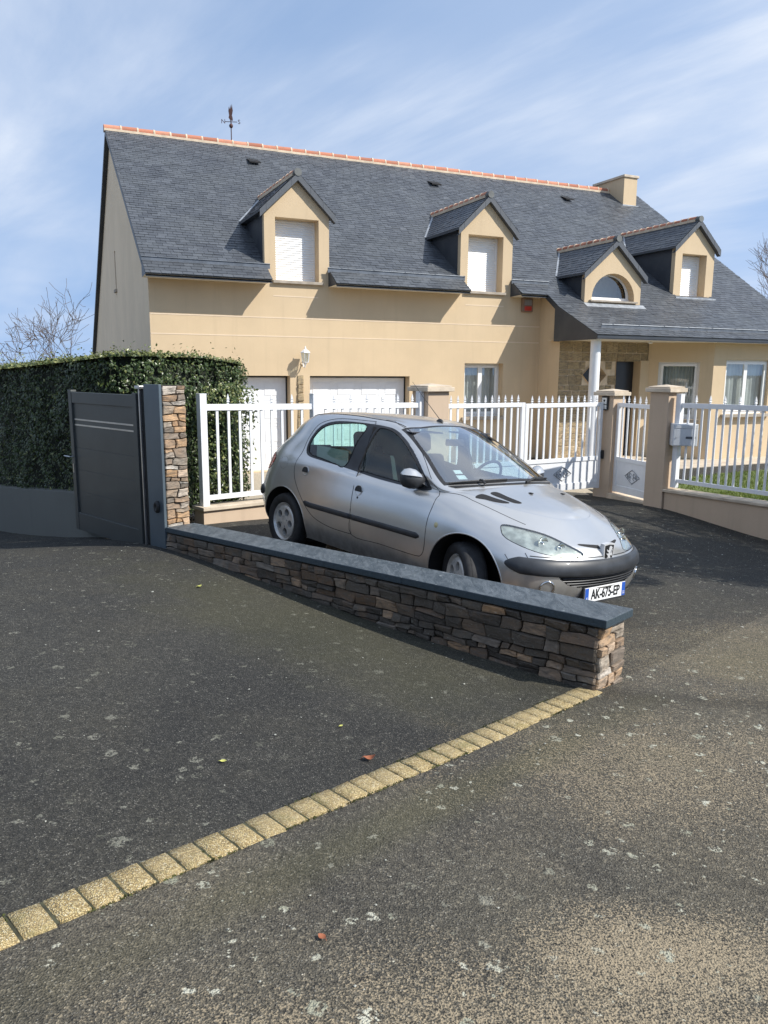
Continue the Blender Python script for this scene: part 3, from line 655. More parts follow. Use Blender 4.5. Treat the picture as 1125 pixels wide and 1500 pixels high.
# --- windows and doors
def window(a0, a1, z0, z1, b, n=2, sill=True, M=None, parent=house, fr=.06):
    M = M or (lambda a, bb, z: Vector((a, bb, z))); m = MB(); B = b + .20
    def bx(x0, x1, y0, y1, zz0, zz1, mm): mm.add([M(x, y, z) for z in (zz0, zz1) for y in (y0, y1) for x in (x0, x1)], ((0, 2, 3, 1), (4, 5, 7, 6), (0, 1, 5, 4), (2, 6, 7, 3), (0, 4, 6, 2), (1, 3, 7, 5)))
    bx(a0, a1, B, B + .06, z0, z0 + fr, m); bx(a0, a1, B, B + .06, z1 - fr * .8, z1, m); bx(a0, a0 + fr, B - .002, B + .06, z0 + fr, z1 - fr * .8, m); bx(a1 - fr, a1, B - .002, B + .06, z0 + fr, z1 - fr * .8, m)
    w = (a1 - a0 - 2 * fr) / n
    for i in range(n):
        x0, x1 = a0 + fr + w * i, a0 + fr + w * (i + 1); s_ = .055
        bx(x0, x0 + s_, B - .02, B + .03, z0 + fr, z1 - fr * .8, m); bx(x1 - s_, x1, B - .02, B + .03, z0 + fr, z1 - fr * .8, m); bx(x0 + s_, x1 - s_, B - .018, B + .03, z0 + fr, z0 + fr + s_, m); bx(x0 + s_, x1 - s_, B - .018, B + .03, z1 - fr * .8 - s_, z1 - fr * .8, m)
    o = m.build('window', MAT['pvc'], parent)
    m = MB()
    for i in range(n):
        x0, x1 = a0 + fr + w * i + .05, a0 + fr + w * (i + 1) - .05; m.quad(M(x0, B + .004, z0 + .1), M(x1, B + .004, z0 + .1), M(x1, B + .004, z1 - .08), M(x0, B + .004, z1 - .08))
    m.build('pane', MAT['window_glass'], o)
    m = MB(); K = 60; pts = []
    for k in range(K + 1):
        x = a0 + .05 + (a1 - a0 - .1) * k / K; y = B + .16 + .022 * sin(k * 1.15) + .012 * sin(k * 2.7); pts += [M(x, y, z0 + .03), M(x, y, z1 - .03)]
    m.add(pts, [(2 * k, 2 * k + 2, 2 * k + 3, 2 * k + 1) for k in range(K)]); m.build('curtain', MAT['curtain'], o, smooth=True)
    m = MB(); m.quad(M(a0 - .2, B + .8, z0 - .2), M(a1 + .2, B + .8, z0 - .2), M(a1 + .2, B + .8, z1 + .2), M(a0 - .2, B + .8, z1 + .2)); m.build('room', MAT['dark'], o)
    if sill: m = MB(); bx(a0 - .06, a1 + .06, b - .06, B, z0 - .07, z0 - .003, m); m.build('sill', MAT['sillstone'], o)
    return o
window(7.13, 8.2, 1.08, 2.345, 0.0)
def garage(a0, a1):
    m = MB(); b = .24; m.box(a0 + .03, a1 - .03, b, b + .04, .0, 2.0); rows = 4; cols = 4; hgt = 2.0 / rows; w = (a1 - a0 - .06) / cols
    for r in range(rows):
        z0 = hgt * r; m.box(a0 + .03, a1 - .03, b - .004, b + .001, z0 + .012, z0 + .055); m.box(a0 + .03, a1 - .03, b - .004, b + .001, z0 + hgt - .055, z0 + hgt - .006)
        for c in range(cols):
            x = a0 + .03 + w * c
            m.box(x, x + .05, b - .0035, b + .001, z0 + .055, z0 + hgt - .055); m.box(x + w - .05, x + w, b - .0035, b + .001, z0 + .055, z0 + hgt - .055)
            m.box(x + .11, x + w - .11, b - .007, b + .001, z0 + .12, z0 + hgt - .12)
    o = m.build('garage_door', MAT['white'], house, bevel=.003)
    m = MB(); m.box(a0, a0 + .03, b - .02, b + .1, 0, 2.035); m.box(a1 - .03, a1, b - .02, b + .1, 0, 2.035); m.box(a0 + .03, a1 - .03, b - .02, b + .1, 2.002, 2.035); m.build('door_seal', MAT['black_rubber'], o)
garage(.45, 2.849); garage(3.294, 5.69)

# --- rubble / block stone generator on a flat strip: cells in (s,t)
def rubble_cells(W, H, wr, hr, rnd):
    out = []
    def rec(x0, x1, y0, y1):
        w, hh = x1 - x0, y1 - y0; okw = w <= wr[1]; okh = hh <= hr[1]
        if okw and okh and (rnd.random() < .72 or w < 2 * wr[0] and hh < 2 * hr[0]): out.append((x0, x1, y0, y1)); return
        horiz = (hh > hr[1] and (not w > wr[1] * 2.4 or rnd.random() < .7)) or (okw and hh > 2 * hr[0])
        if horiz and hh >= 2 * hr[0]: k = y0 + max(hr[0], min(hh - hr[0], hh * rnd.uniform(.3, .7))); rec(x0, x1, y0, k); rec(x0, x1, k, y1)
        elif w >= 2 * wr[0]: k = x0 + max(wr[0], min(w - wr[0], w * rnd.uniform(.3, .7))); rec(x0, k, y0, y1); rec(k, x1, y0, y1)
        else: out.append((x0, x1, y0, y1))
    rec(0, W, 0, H); return out
def rubble(m, W, H, fn, wr=(.07, .24), hr=(.028, .085), warp=.018, gap=.004, proud=.014, seed=1, clip=None, sub_=4, tone=(0, 1)):
    rnd = random.Random(seed)
    for x0, x1, y0, y1 in rubble_cells(W, H, wr, hr, rnd):
        if clip and not clip((x0 + x1) / 2, (y0 + y1) / 2): continue
        K = sub_; UV_ = {2: (0, .5, 1), 3: (0, .10, .90, 1), 4: (0, .055, .5, .945, 1)}[K]; dep = rnd.uniform(0, proud); tx, ty = rnd.uniform(-.006, .006), rnd.uniform(-.008, .008); g = gap * rnd.uniform(.6, 1.6); vs = []
        cut = [rnd.uniform(0, .22) if rnd.random() < .5 else 0 for _ in range(4)]
        for i in range(K + 1):
            for j in range(K + 1):
                u, v = UV_[i], UV_[j]; x = x0 + g + (x1 - x0 - 2 * g) * u; y = y0 + g + (y1 - y0 - 2 * g) * v
                cu = cut[0 if u < .5 else 1] if v < .5 else cut[2 if u < .5 else 3]
                if i in (0, K) and j in (0, K): x += (1 if i == 0 else -1) * cu * (x1 - x0) * .4; y += (1 if j == 0 else -1) * cu * (y1 - y0) * .6
                q = Vector((x * 7 + seed * 3.1, y * 16, .3)); edgew = 1 if warp else 0
                x2 = x + (warp * noise.noise(q) + (.004 * noise.noise(q * 6.3) if warp > .01 else 0)) * (min(1, min(x, W - x) / .05) if True else 1); y2 = y + warp * .8 * noise.noise(q + Vector((9, 2, 5))) * min(1, max(0, min(y, H - y)) / .05)
                e = (1 if i in (0, K) else 0) or (1 if j in (0, K) else 0)
                dd = dep + tx * (u - .5) * 2 + ty * (v - .5) * 2 + .007 * noise.noise(Vector((x * 22, y * 40, seed))) + (-.007 if e else 0)
                vs.append(fn(x2, y2, dd))
        fs = [(i * (K + 1) + j, (i + 1) * (K + 1) + j, (i + 1) * (K + 1) + j + 1, i * (K + 1) + j + 1) for i in range(K) for j in range(K)]
        rim = [i * (K + 1) for i in range(K + 1)] + [K * (K + 1) + j for j in range(1, K + 1)] + [i * (K + 1) + K for i in range(K - 1, -1, -1)] + [j for j in range(K - 1, 0, -1)]
        n0 = len(vs)
        for r_ in rim:
            i, j = divmod(r_, K + 1); u, v = i / K, j / K
            x = x0 + g + (x1 - x0 - 2 * g) * u; y = y0 + g + (y1 - y0 - 2 * g) * v
            vs.append(fn(x, y, -.035))
        k = len(rim); fs += [(rim[a], rim[(a + 1) % k], n0 + (a + 1) % k, n0 + a) for a in range(k)]
        m.add(vs, fs, tone[0] + (tone[1] - tone[0]) * rnd.random())

# stone clad recess by the front door
SB = -.83
def clad_fn(x, y, d): return Vector((9.22 + x, SB + .012 - d * .5, y))
doorH = (10.93 - 9.22, 11.72 - 9.22, 2.45); DX, DZ, DR = 10.27 - 9.22, 2.09, .36
m = MB(); m.cur = .3
m.holed(rect(9.216, 11.93, -.5, 2.9), [rect(10.93, 11.70, .0, 2.45), [(10.27 - DR, DZ), (10.27, DZ - DR), (10.27 + DR, DZ), (10.27, DZ + DR)]], lambda x, z: Vector((x, SB + .02, z)))
m.build('porch_wall', MAT['mortar'], house)
pw = house.children[-1]
m = MB(); rubble(m, 2.70, 2.88, clad_fn, (.16, .42), (.13, .27), warp=0.006, gap=.007, proud=.02, seed=5, clip=lambda x, y: not (doorH[0] - .1 < x < doorH[1] + .08 and y < doorH[2] + .06) and abs(x - DX) + abs(y - DZ) > DR + .10, sub_=3)
m.build('stone_cladding', MAT['clad_stone'], pw, smooth=False, attr=True)
m = MB()
for p, q in (((10.27 - DR, DZ), (10.27, DZ - DR)), ((10.27, DZ - DR), (10.27 + DR, DZ)), ((10.27 + DR, DZ), (10.27, DZ + DR)), ((10.27, DZ + DR), (10.27 - DR, DZ))):
    m.quad((p[0], SB - .02, p[1]), (q[0], SB - .02, q[1]), (q[0], SB + .25, q[1]), (p[0], SB + .25, p[1]))
m.quad((10.93, SB, 0), (10.93, SB + .35, 0), (10.93, SB + .35, 2.45), (10.93, SB, 2.45)); m.quad((11.70, SB, 0), (11.70, SB + .35, 0), (11.70, SB + .35, 2.45), (11.70, SB, 2.45)); m.quad((10.93, SB, 2.45), (11.7, SB, 2.45), (11.7, SB + .35, 2.45), (10.93, SB + .35, 2.45))
m.box(11.69, 11.95, SB - .02, SB + .03, 0, 2.45); m.build('door_reveal', MAT['render'], pw)
m = MB(); m.holed([(10.27 - DR, DZ), (10.27, DZ - DR), (10.27 + DR, DZ), (10.27, DZ + DR)], [], lambda x, z: Vector((x, SB + .22, z))); m.build('diamond_window', MAT['door_dark'], pw)
m = MB(); m.box(10.93, 11.70, SB + .25, SB + .30, .0, 2.45); m.box(10.99, 11.64, SB + .24, SB + .26, .12, 2.35); dd = m.build('front_door', MAT['door_dark'], house)
m = MB(); m.tube([(11.05, SB + .20, 1.0), (11.05, SB + .20, 1.35)], .012, 8); m.build('handle', MAT['steel'], dd)
m = MB(); m.box(10.85, 11.75, SB - .45, SB + .3, -.1, .06); m.build('doorstep', MAT['cream_stone'], house)

# slanted bay wall and front wing wall
P0 = Vector((11.93, -.83)); P1 = Vector((13.0, -1.92)); sd_ = (P1 - P0).normalized(); sn = Vector((-sd_.y, sd_.x)); SLEN = (P1 - P0).length
def SM(a, b, z): q = P0 + sd_ * a + sn * b; return Vector((q.x, q.y, z))
def wall_m(name, outer, holes, fn, mat, depth=.25):
    m = MB(); m.holed(outer, holes, lambda x, z: fn(x, 0, z))
    for hl in holes:
        for i in range(len(hl)):
            p, q = hl[i], hl[(i + 1) % len(hl)]; m.quad(fn(p[0], 0, p[1]), fn(q[0], 0, q[1]), fn(q[0], depth, q[1]), fn(p[0], depth, p[1]))
    return m.build(name, mat, house)
wall_m('bay_wall', rect(0, SLEN, -.5, 2.9), [rect(.26, 1.22, 1.02, 2.42)], SM, MAT['render'], .12)
window(.26, 1.22, 1.02, 2.42, -.10, 1, M=SM)
wall_m('wing_wall', rect(13.0, AEND - .05, -.5, 2.9), [rect(13.42, 14.95, 1.15, 2.48)], lambda a, b, z: Vector((a, -1.92 + b, z)), MAT['render'], .2)
window(13.42, 14.95, 1.15, 2.48, -2.02, 2)
m = MB(); m.lathe([(.115, -.1), (.115, 2.88)], 24, Matrix.Translation((9.30, -2.02, 0))); m.build('porch_column', MAT['white'], house, smooth=True)
# stone quoins between the garage doors
m = MB(); rubble(m, .15, 2.05, lambda x, y, d: Vector((3.0 + x, -.012 - d * 1.3, y)), (.14, .16), (.17, .26), warp=.004, gap=.008, proud=.02, seed=8, sub_=3); m.build('quoins', MAT['clad_stone'], house, attr=True)
m = MB()
m.lathe([(.001, -.03), (.05, -.02), (.055, .0), (.001, .02)], 16, Matrix.Translation((11.3, -1.55, 2.86))); m.build('porch_light', MAT['white'], house, smooth=True)

# weather vane, alarm box, wall lantern
def text_mesh(name, s, size, mat, parent, mtx, ext=.0, sx=1.0, off=0.0):
    cu = bpy.data.curves.new('tmp', 'FONT'); cu.body = s; cu.size = size; cu.align_x = 'CENTER'; cu.align_y = 'CENTER'; cu.extrude = ext; cu.offset = off
    o = bpy.data.objects.new('tmp', cu); COL.objects.link(o); dg = bpy.context.evaluated_depsgraph_get(); me = bpy.data.meshes.new_from_object(o.evaluated_get(dg))
    bpy.data.objects.remove(o); me.transform(Matrix.Diagonal((sx, 1, 1, 1))); me.materials.clear(); me.materials.append(mat)
    r = bpy.data.objects.new(name, me); COL.objects.link(r); r.parent = parent; r.matrix_local = mtx; return r
MAT['vane'] = simple('rusty dark iron', (.085, .045, .04), .7, .4, var=.4)
v = empty('weather_vane', HW(3.05, BR, ZR + .10), (0, 0, .1), 'dark iron weather vane with letter arms standing on the red ridge', 'weather vane')
m = MB(); m.tube([(0, 0, -.1), (0, 0, .62)], .013, 8); m.build('pole', MAT['vane'], v)
m = MB(); m.lathe([(.001, -.06), (.035, -.045), (.055, 0), (.035, .045), (.001, .06)], 16, Matrix.Translation((0, 0, .36))); m.build('ball', MAT['vane'], v, smooth=True)
m = MB(); m.tube([(-.16, 0, .46), (.16, 0, .46)], .009, 6); m.tube([(0, -.16, .46), (0, .16, .46)], .009, 6); m.build('cross_arm', MAT['vane'], v)
RX = Matrix.Rotation(pi / 2, 4, 'X')
text_mesh('letter', 'N', .15, MAT['vane'], v, Matrix.Translation((-.20, 0, .46)) @ RX, .006); text_mesh('letter', 'S', .15, MAT['vane'], v, Matrix.Translation((.21, 0, .46)) @ RX, .006)
m = MB()
bird = [(-.02, .50), (.05, .49), (.045, .56), (.03, .62), (.055, .74), (.03, .90), (.01, .78), (-.005, .88), (-.02, .76), (-.045, .84), (-.06, .72), (-.045, .62), (-.06, .56)]
m.prism(bird, lambda x, z, d: Vector((x, d, z)), -.008, .008); m.build('rooster_figure', MAT['vane'], v)
al = empty('alarm_box', HW(8.79, -.002, 3.73), (0, 0, PSI), 'brown alarm siren box with red lens, high on the wall under the third eave', 'alarm box')
m = MB(); m.box(-.15, .15, -.08, 0, -.16, .16); m.build('housing', MAT['wood_red'], al, bevel=.015)
MAT['red_lens'] = simple('red lens', (.55, .05, .03), .3, var=.1); MAT['grey_plastic'] = simple('grey plastic', (.34, .33, .32), .6)
m = MB(); m.box(-.10, .10, -.10, -.079, -.13, -.03); m.build('lens', MAT['red_lens'], al, bevel=.01)
m = MB()
for k in range(5): m.box(-.10, .10, -.095, -.079, .0 + k * .026, .014 + k * .026)
m.build('grille', MAT['grey_plastic'], al)
la = empty('wall_lantern', HW(3.13, -.0, 2.42), (0, 0, PSI), 'white wall lantern above the stone quoins between the garage doors', 'lantern')
m = MB(); T = Matrix.Translation((0, -.20, 0))
m.lathe([(.001, .24), (.012, .22), (.02, .18), (.06, .15), (.105, .11), (.11, .095), (.001, .095)], 6, T); m.lathe([(.001, -.16), (.02, -.15), (.03, -.12), (.065, -.105), (.07, -.09), (.001, -.09)], 6, T)
for k in range(6): an = 2 * pi * k / 6; m.tube([(.068 * cos(an), -.2 + .068 * sin(an), -.09), (.092 * cos(an), -.2 + .092 * sin(an), .10)], .006, 4)
m.tube([(0, -.20, -.14), (0, -.17, -.20), (0, -.08, -.20), (0, -.02, -.12)], .012, 8); m.lathe([(.04, -.015), (.04, .015)], 12, Matrix.Translation((0, -.005, -.12)) @ RX); m.build('frame', MAT['white'], la)
m = MB(); m.lathe([(.062, -.088), (.085, .094)], 6, T); m.build('glass', MAT['window_glass'], la)
# ------------------------------------------------------------------ stone wall, gate pillar, gate leaf
WD = (WALL_A - WALL_B).normalized(); WN_ = Vector((-WD.y, WD.x)).normalized()     # along the wall (to its far end), and into the wall (away from the viewer's left)
if WN_.dot(Vector((.7, .7))) < 0: WN_ = -WN_
WLEN = (WALL_A - WALL_B).length; WT = .30
ztop = lambda s: .785 - (.785 - .640) * s / WLEN
def wp(s, t, z): p = WALL_B + WD * s + WN_ * t; return Vector((p.x, p.y, z))
sw_ = empty('stone_wall', wp(WLEN / 2, WT / 2, h(*(WALL_B + WD * 2))), (0, 0, 0), 'low dry stone wall with dark slate coping running beside the silver car', 'stone wall')
SW0 = sw_.location.copy()
def rel(base, fn): return lambda *a: fn(*a) - base
m = MB(); f = rel(SW0, lambda x, y, d: wp(x, -d - .004, ztop(x) - .056 - .62 + y)); rubble(m, WLEN, .615, f, (.08, .27), (.04, .12), warp=.022, gap=.0035, proud=.02, seed=21, tone=(0, .70), clip=lambda x, y: ztop(x) - .69 + y > h(*(WALL_B + WD * x)) - .07)  # long face away from the sun: darker stone tones, shade put into the colour
f = rel(SW0, lambda x, y, d: wp(-d - .004, x, ztop(0) - .056 - .62 + y)); rubble(m, WT, .615, f, (.08, .24), (.04, .10), warp=.014, gap=.004, proud=.02, seed=34, tone=(.55, 1), clip=lambda x, y: ztop(0) - .69 + y > .20)  # sunlit end: paler stone tones, some of the sunlight painted in
f = rel(SW0, lambda x, y, d: wp(x, WT + d + .004, ztop(x) - .056 - .62 + y)); rubble(m, WLEN, .615, f, (.10, .28), (.04, .10), warp=.02, gap=.004, proud=.015, seed=41, sub_=2)
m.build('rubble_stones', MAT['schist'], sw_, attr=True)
MAT['wall_core'] = simple('dark joint earth', (.035, .028, .020), .95, var=.3, bs=.5, bd=.01)
m = MB(); c = [wp(s, t, -.1 if k_ else ztop(s) - .052) - SW0 for k_ in (1, 0) for t in (.012, WT - .012) for s in (.012, WLEN)]
m.add(c, ((0, 2, 3, 1), (4, 5, 7, 6), (0, 1, 5, 4), (2, 6, 7, 3), (0, 4, 6, 2), (1, 3, 7, 5))); m.build('wall_core', MAT['wall_core'], sw_)
def coping_mat():
    m, t, b = new_mat('slate coping'); co = objco(t)
    mp = t.nodes.new('ShaderNodeMapping'); mp.inputs['Rotation'].default_value = (0, 0, .766); mp.inputs['Scale'].default_value = (3, 1, 1); L(t, co, mp.inputs[0])
    n = noise_n(t, mp.outputs[0], 5, 9, .72, 1.2); n2 = noise_n(t, mp.outputs[0], 16, 6, .7, .8)
    c = mixc(t, ramp(t, n, .38, .62), (.045, .058, .068), (.105, .122, .135)); c = mixc(t, ramp(t, n2, .60, .70, 0, .6), c, (.42, .44, .44))
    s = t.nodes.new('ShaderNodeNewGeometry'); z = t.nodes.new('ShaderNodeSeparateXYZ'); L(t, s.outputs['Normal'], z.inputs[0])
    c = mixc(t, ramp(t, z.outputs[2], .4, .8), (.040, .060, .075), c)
    L(t, c, b.inputs['Base Color']); b.inputs['Roughness'].default_value = .5; bump(t, b, Mt(t, 'ADD', n, n2), .8, .008); return m
MAT['coping'] = coping_mat()
k = 3; rnd = random.Random(3)
for i in range(k):
    a0, a1 = -.048 + (WLEN + .043) * i / k + (.0015 if i else 0), -.048 + (WLEN + .043) * (i + 1) / k - .0015
    m = MB(); t0, t1 = -.012, WT + .012; th = .050; K = 24
    for j in range(K):
        s0, s1 = a0 + (a1 - a0) * j / K, a0 + (a1 - a0) * (j + 1) / K
    ring = []
    for j in range(K + 1):
        s = a0 + (a1 - a0) * j / K; e = .003 * noise.noise(Vector((s * 9, 1, 1))); e2 = .003 * noise.noise(Vector((s * 9, 5, 1)))
        ring += [wp(s, t0 + e, ztop(s) - th) - SW0, wp(s, t0 + e, ztop(s)) - SW0, wp(s, t1 + e2, ztop(s)) - SW0, wp(s, t1 + e2, ztop(s) - th) - SW0]
    fs = [(4 * j + q, 4 * j + (q + 1) % 4, 4 * j + 4 + (q + 1) % 4, 4 * j + 4 + q) for j in range(K) for q in range(4)] + [(0, 1, 2, 3), (4 * K, 4 * K + 3, 4 * K + 2, 4 * K + 1)]
    m.add(ring, fs); m.build('coping', MAT['coping'], sw_, bevel=.005)

# gate pillar: stone with a steel face plate
PW = .27
gp = empty('gate_pillar', wp(WLEN + PW / 2, .13, h(-2.2, 7.5)), (0, 0, 0), 'tall stone gate pillar with blue grey steel face plate at the end of the low wall', 'gate pillar')
G0 = gp.location.copy(); PT = 2.0
m = MB(); H_ = 1.66
f = rel(G0, lambda x, y, d: wp(WLEN - .002 - d, .012 + x, .34 + y)); rubble(m, .25, H_, f, (.06, .20), (.028, .11), warp=.030, gap=.004, proud=.016, seed=52, tone=(.52, 1))  # sunlit pillar face: same stone in paler tones, light put into the colour
f = rel(G0, lambda x, y, d: wp(WLEN + x, .262 + d, .34 + y)); rubble(m, PW, H_, f, (.09, .24), (.05, .12), warp=.014, gap=.004, proud=.012, seed=55, sub_=2)
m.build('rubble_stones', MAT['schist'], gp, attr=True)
m = MB()
c = [wp(s, t, z) - G0 for z in (.25, PT) for t in (.02, .25) for s in (WLEN + .012, WLEN + PW)]
m.add(c, ((0, 2, 3, 1), (4, 5, 7, 6), (0, 1, 5, 4), (2, 6, 7, 3), (0, 4, 6, 2), (1, 3, 7, 5))); m.build('pillar_core', MAT['wall_core'], gp)
def lbox(m, s0, s1, t0, t1, z0, z1, base):
    c = [wp(s, t, z) - base for z in (z0, z1) for t in (t0, t1) for s in (s0, s1)]; m.add(c, ((0, 2, 3, 1), (4, 5, 7, 6), (0, 1, 5, 4), (2, 6, 7, 3), (0, 4, 6, 2), (1, 3, 7, 5)))
m = MB(); lbox(m, WLEN - .004, WLEN + PW + .01, -.02, .008, .30, PT + .01, G0); m.build('face_plate', MAT['plate_blue'], gp, bevel=.002)
m = MB(); q = wp(WLEN + .10, -.022, .83) - G0; rot = Matrix.Translation(q) @ Matrix(((WD.x, 0, -WN_.x, 0), (WD.y, 0, -WN_.y, 0), (0, 1, 0, 0), (0, 0, 0, 1)))
m.lathe([(.001, .010), (.022, .030), (.036, .034), (.045, .020), (.045, -.002)], 20, rot @ Matrix.Diagonal((.8, 1.35, 1, 1))); m.build('photocell', MAT['black_rubber'], gp, smooth=True)
# dark gap, tall slim profiles
gt = empty('driveway_gate', wp(WLEN + PW + .17, 0, .35), (0, 0, 0), 'open anthracite aluminium driveway gate leaf standing in front of the hedge', 'gate'); T0 = gt.location.copy()
HS = WLEN + PW
m = MB(); lbox(m, HS + .012, HS + .055, .0, .05, .33, 1.97, T0); m.build('hinge_post', MAT['anthracite'], gt)
m = MB(); lbox(m, HS + .085, HS + .105, -.025, -.005, .36, 1.96, T0); m.build('hinge_rod', MAT['steel'], gt)
m = MB(); lbox(m, HS + .055, HS + .135, -.003, .05, .35, 1.955, T0); m.build('gap_cover', MAT['black_rubber'], gt)
for z0, z1 in ((1.962, 1.992), (.325, .352)):
    m = MB(); lbox(m, HS + .06, HS + .15, -.04, .05, z0, z1, T0); m.build('hinge_bracket', MAT['steel'], gt, bevel=.004)
S0, S1 = HS + .15, HS + 1.655; GB, GT_ = .345, 1.90
m = MB(); lbox(m, S0, S0 + .075, -.03, .035, GB, GT_ + .02, T0); m.build('stile', MAT['anthracite'], gt, bevel=.003)
m = MB(); lbox(m, S1 - .075, S1, -.03, .035, GB, GT_ + .02, T0); m.build('stile', MAT['anthracite'], gt, bevel=.003)
m = MB(); lbox(m, S0 + .075, S1 - .075, -.026, .03, GT_ - .12, GT_, T0); m.build('top_rail', MAT['anthracite'], gt, bevel=.003)
m = MB(); lbox(m, S0 + .075, S1 - .075, -.026, .03, GB, GB + .20, T0); m.build('bottom_rail', MAT['anthracite'], gt, bevel=.003)
zz = GB + .20; hs_ = [.27, .27, .27, .27]; z = zz; tot = GT_ - .12 - zz; n_ = 5
for i in range(n_):
    m = MB(); lbox(m, S0 + .075, S1 - .075, -.010, .012, zz + tot * i / n_ + .0006, zz + tot * (i + 1) / n_ - .0006, T0); m.build('board_panel', MAT['anthracite'], gt, bevel=.0012)
for zc in (1.60, 1.54):
    m = MB(); lbox(m, S0 + .09, S1 - .09, -.014, -.009, zc - .008, zc + .008, T0); m.build('trim_strip', MAT['steel'], gt)
m = MB(); m.tube([wp(S1 - .04, -.03, 1.18) - T0, wp(S1 - .04, -.07, 1.18) - T0, wp(S1 + .10, -.07, 1.18) - T0], .008, 6); m.build('handle', MAT['steel'], gt)
m = MB(); lbox(m, S1 - .05, S1 - .03, -.036, -.03, 1.0, 1.10, T0); m.build('lock', MAT['steel'], gt)

# ------------------------------------------------------------------ retaining wall below the hedge
MAT['old_concrete'] = render_mat('weathered concrete', (.15, .155, .14), 1.6)
rw = [(-9.5, 15.4), (-5.7, 11.2), (-3.75, 9.12), (-2.95, 8.30)]
m = MB()
def rtop(i): return [.05, .44, .70, .74][i]
for i in range(3):
    (x0, y0), (x1, y1) = rw[i], rw[i + 1]; a, b = rtop(i), rtop(i + 1); n = Vector((y0 - y1, x1 - x0)).normalized() * .22
    n = Vector((abs(n.x), abs(n.y)))
    v = [(x0, y0, -.8), (x1, y1, -.8), (x1, y1, b), (x0, y0, a), (x0 + n.x, y0 + n.y, -.8), (x1 + n.x, y1 + n.y, -.8), (x1 + n.x, y1 + n.y, b), (x0 + n.x, y0 + n.y, a)]
    m.add(v, ((0, 1, 2, 3), (3, 2, 6, 7), (4, 7, 6, 5), (0, 3, 7, 4), (1, 5, 6, 2)))
o = m.build('retaining_wall', MAT['old_concrete']); tag(o, 'low weathered grey concrete retaining wall under the hedge', 'wall')

# ------------------------------------------------------------------ hedge
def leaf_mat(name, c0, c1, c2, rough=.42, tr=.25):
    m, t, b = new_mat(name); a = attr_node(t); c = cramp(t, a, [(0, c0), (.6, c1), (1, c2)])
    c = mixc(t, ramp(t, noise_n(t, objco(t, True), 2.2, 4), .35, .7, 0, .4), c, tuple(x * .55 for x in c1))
    L(t, c, b.inputs['Base Color']); b.inputs['Roughness'].default_value = rough
    o = t.nodes['Material Output']; ad = t.nodes.new('ShaderNodeMixShader'); ad.inputs[0].default_value = tr
    tl = t.nodes.new('ShaderNodeBsdfTranslucent'); L(t, c, tl.inputs[0]); L(t, b.outputs[0], ad.inputs[1]); L(t, tl.outputs[0], ad.inputs[2]); L(t, ad.outputs[0], o.inputs[0]); return m
MAT['hedge_leaf'] = leaf_mat('hedge leaf', (.024, .046, .014), (.078, .118, .036), (.30, .31, .11), .34)
MAT['hedge_core'] = simple('hedge shade twigs', (.012, .016, .008), .95)
HP = [(-9.2, 15.6), (-5.65, 11.35), (-3.68, 9.22), (-3.0, 8.60), (-2.60, 8.75), (-2.22, 9.55), (-1.86, 10.0), (-1.90, 10.6), (-2.35, 11.0), (-3.4, 10.6), (-4.6, 11.6), (-8.4, 16.4)]
HT = [1.95, 2.16, 2.27, 2.32, 2.33, 2.33, 2.26, 2.24, 2.2, 2.3, 2.28, 2.0]; HB = [.0, .42, .66, .68, .5, .38, .42, .42, .4, .3, .3, .0]
leafrnd = random.Random(99)
def leaf(m, p, n, size, shade, rnd=leafrnd):
    n = n.normalized(); a = n.orthogonal().normalized(); b = n.cross(a); an = rnd.uniform(0, 6.283); d = a * cos(an) + b * sin(an); w = n.cross(d)
    L_, W2 = size, size * .27; c = p + n * size * .08
    m.add([p - d * L_ * .5, p - d * L_ * .1 + w * W2, p + d * L_ * .5, p - d * L_ * .1 - w * W2, c], ((0, 1, 4), (1, 2, 4), (2, 3, 4), (3, 0, 4)), shade)
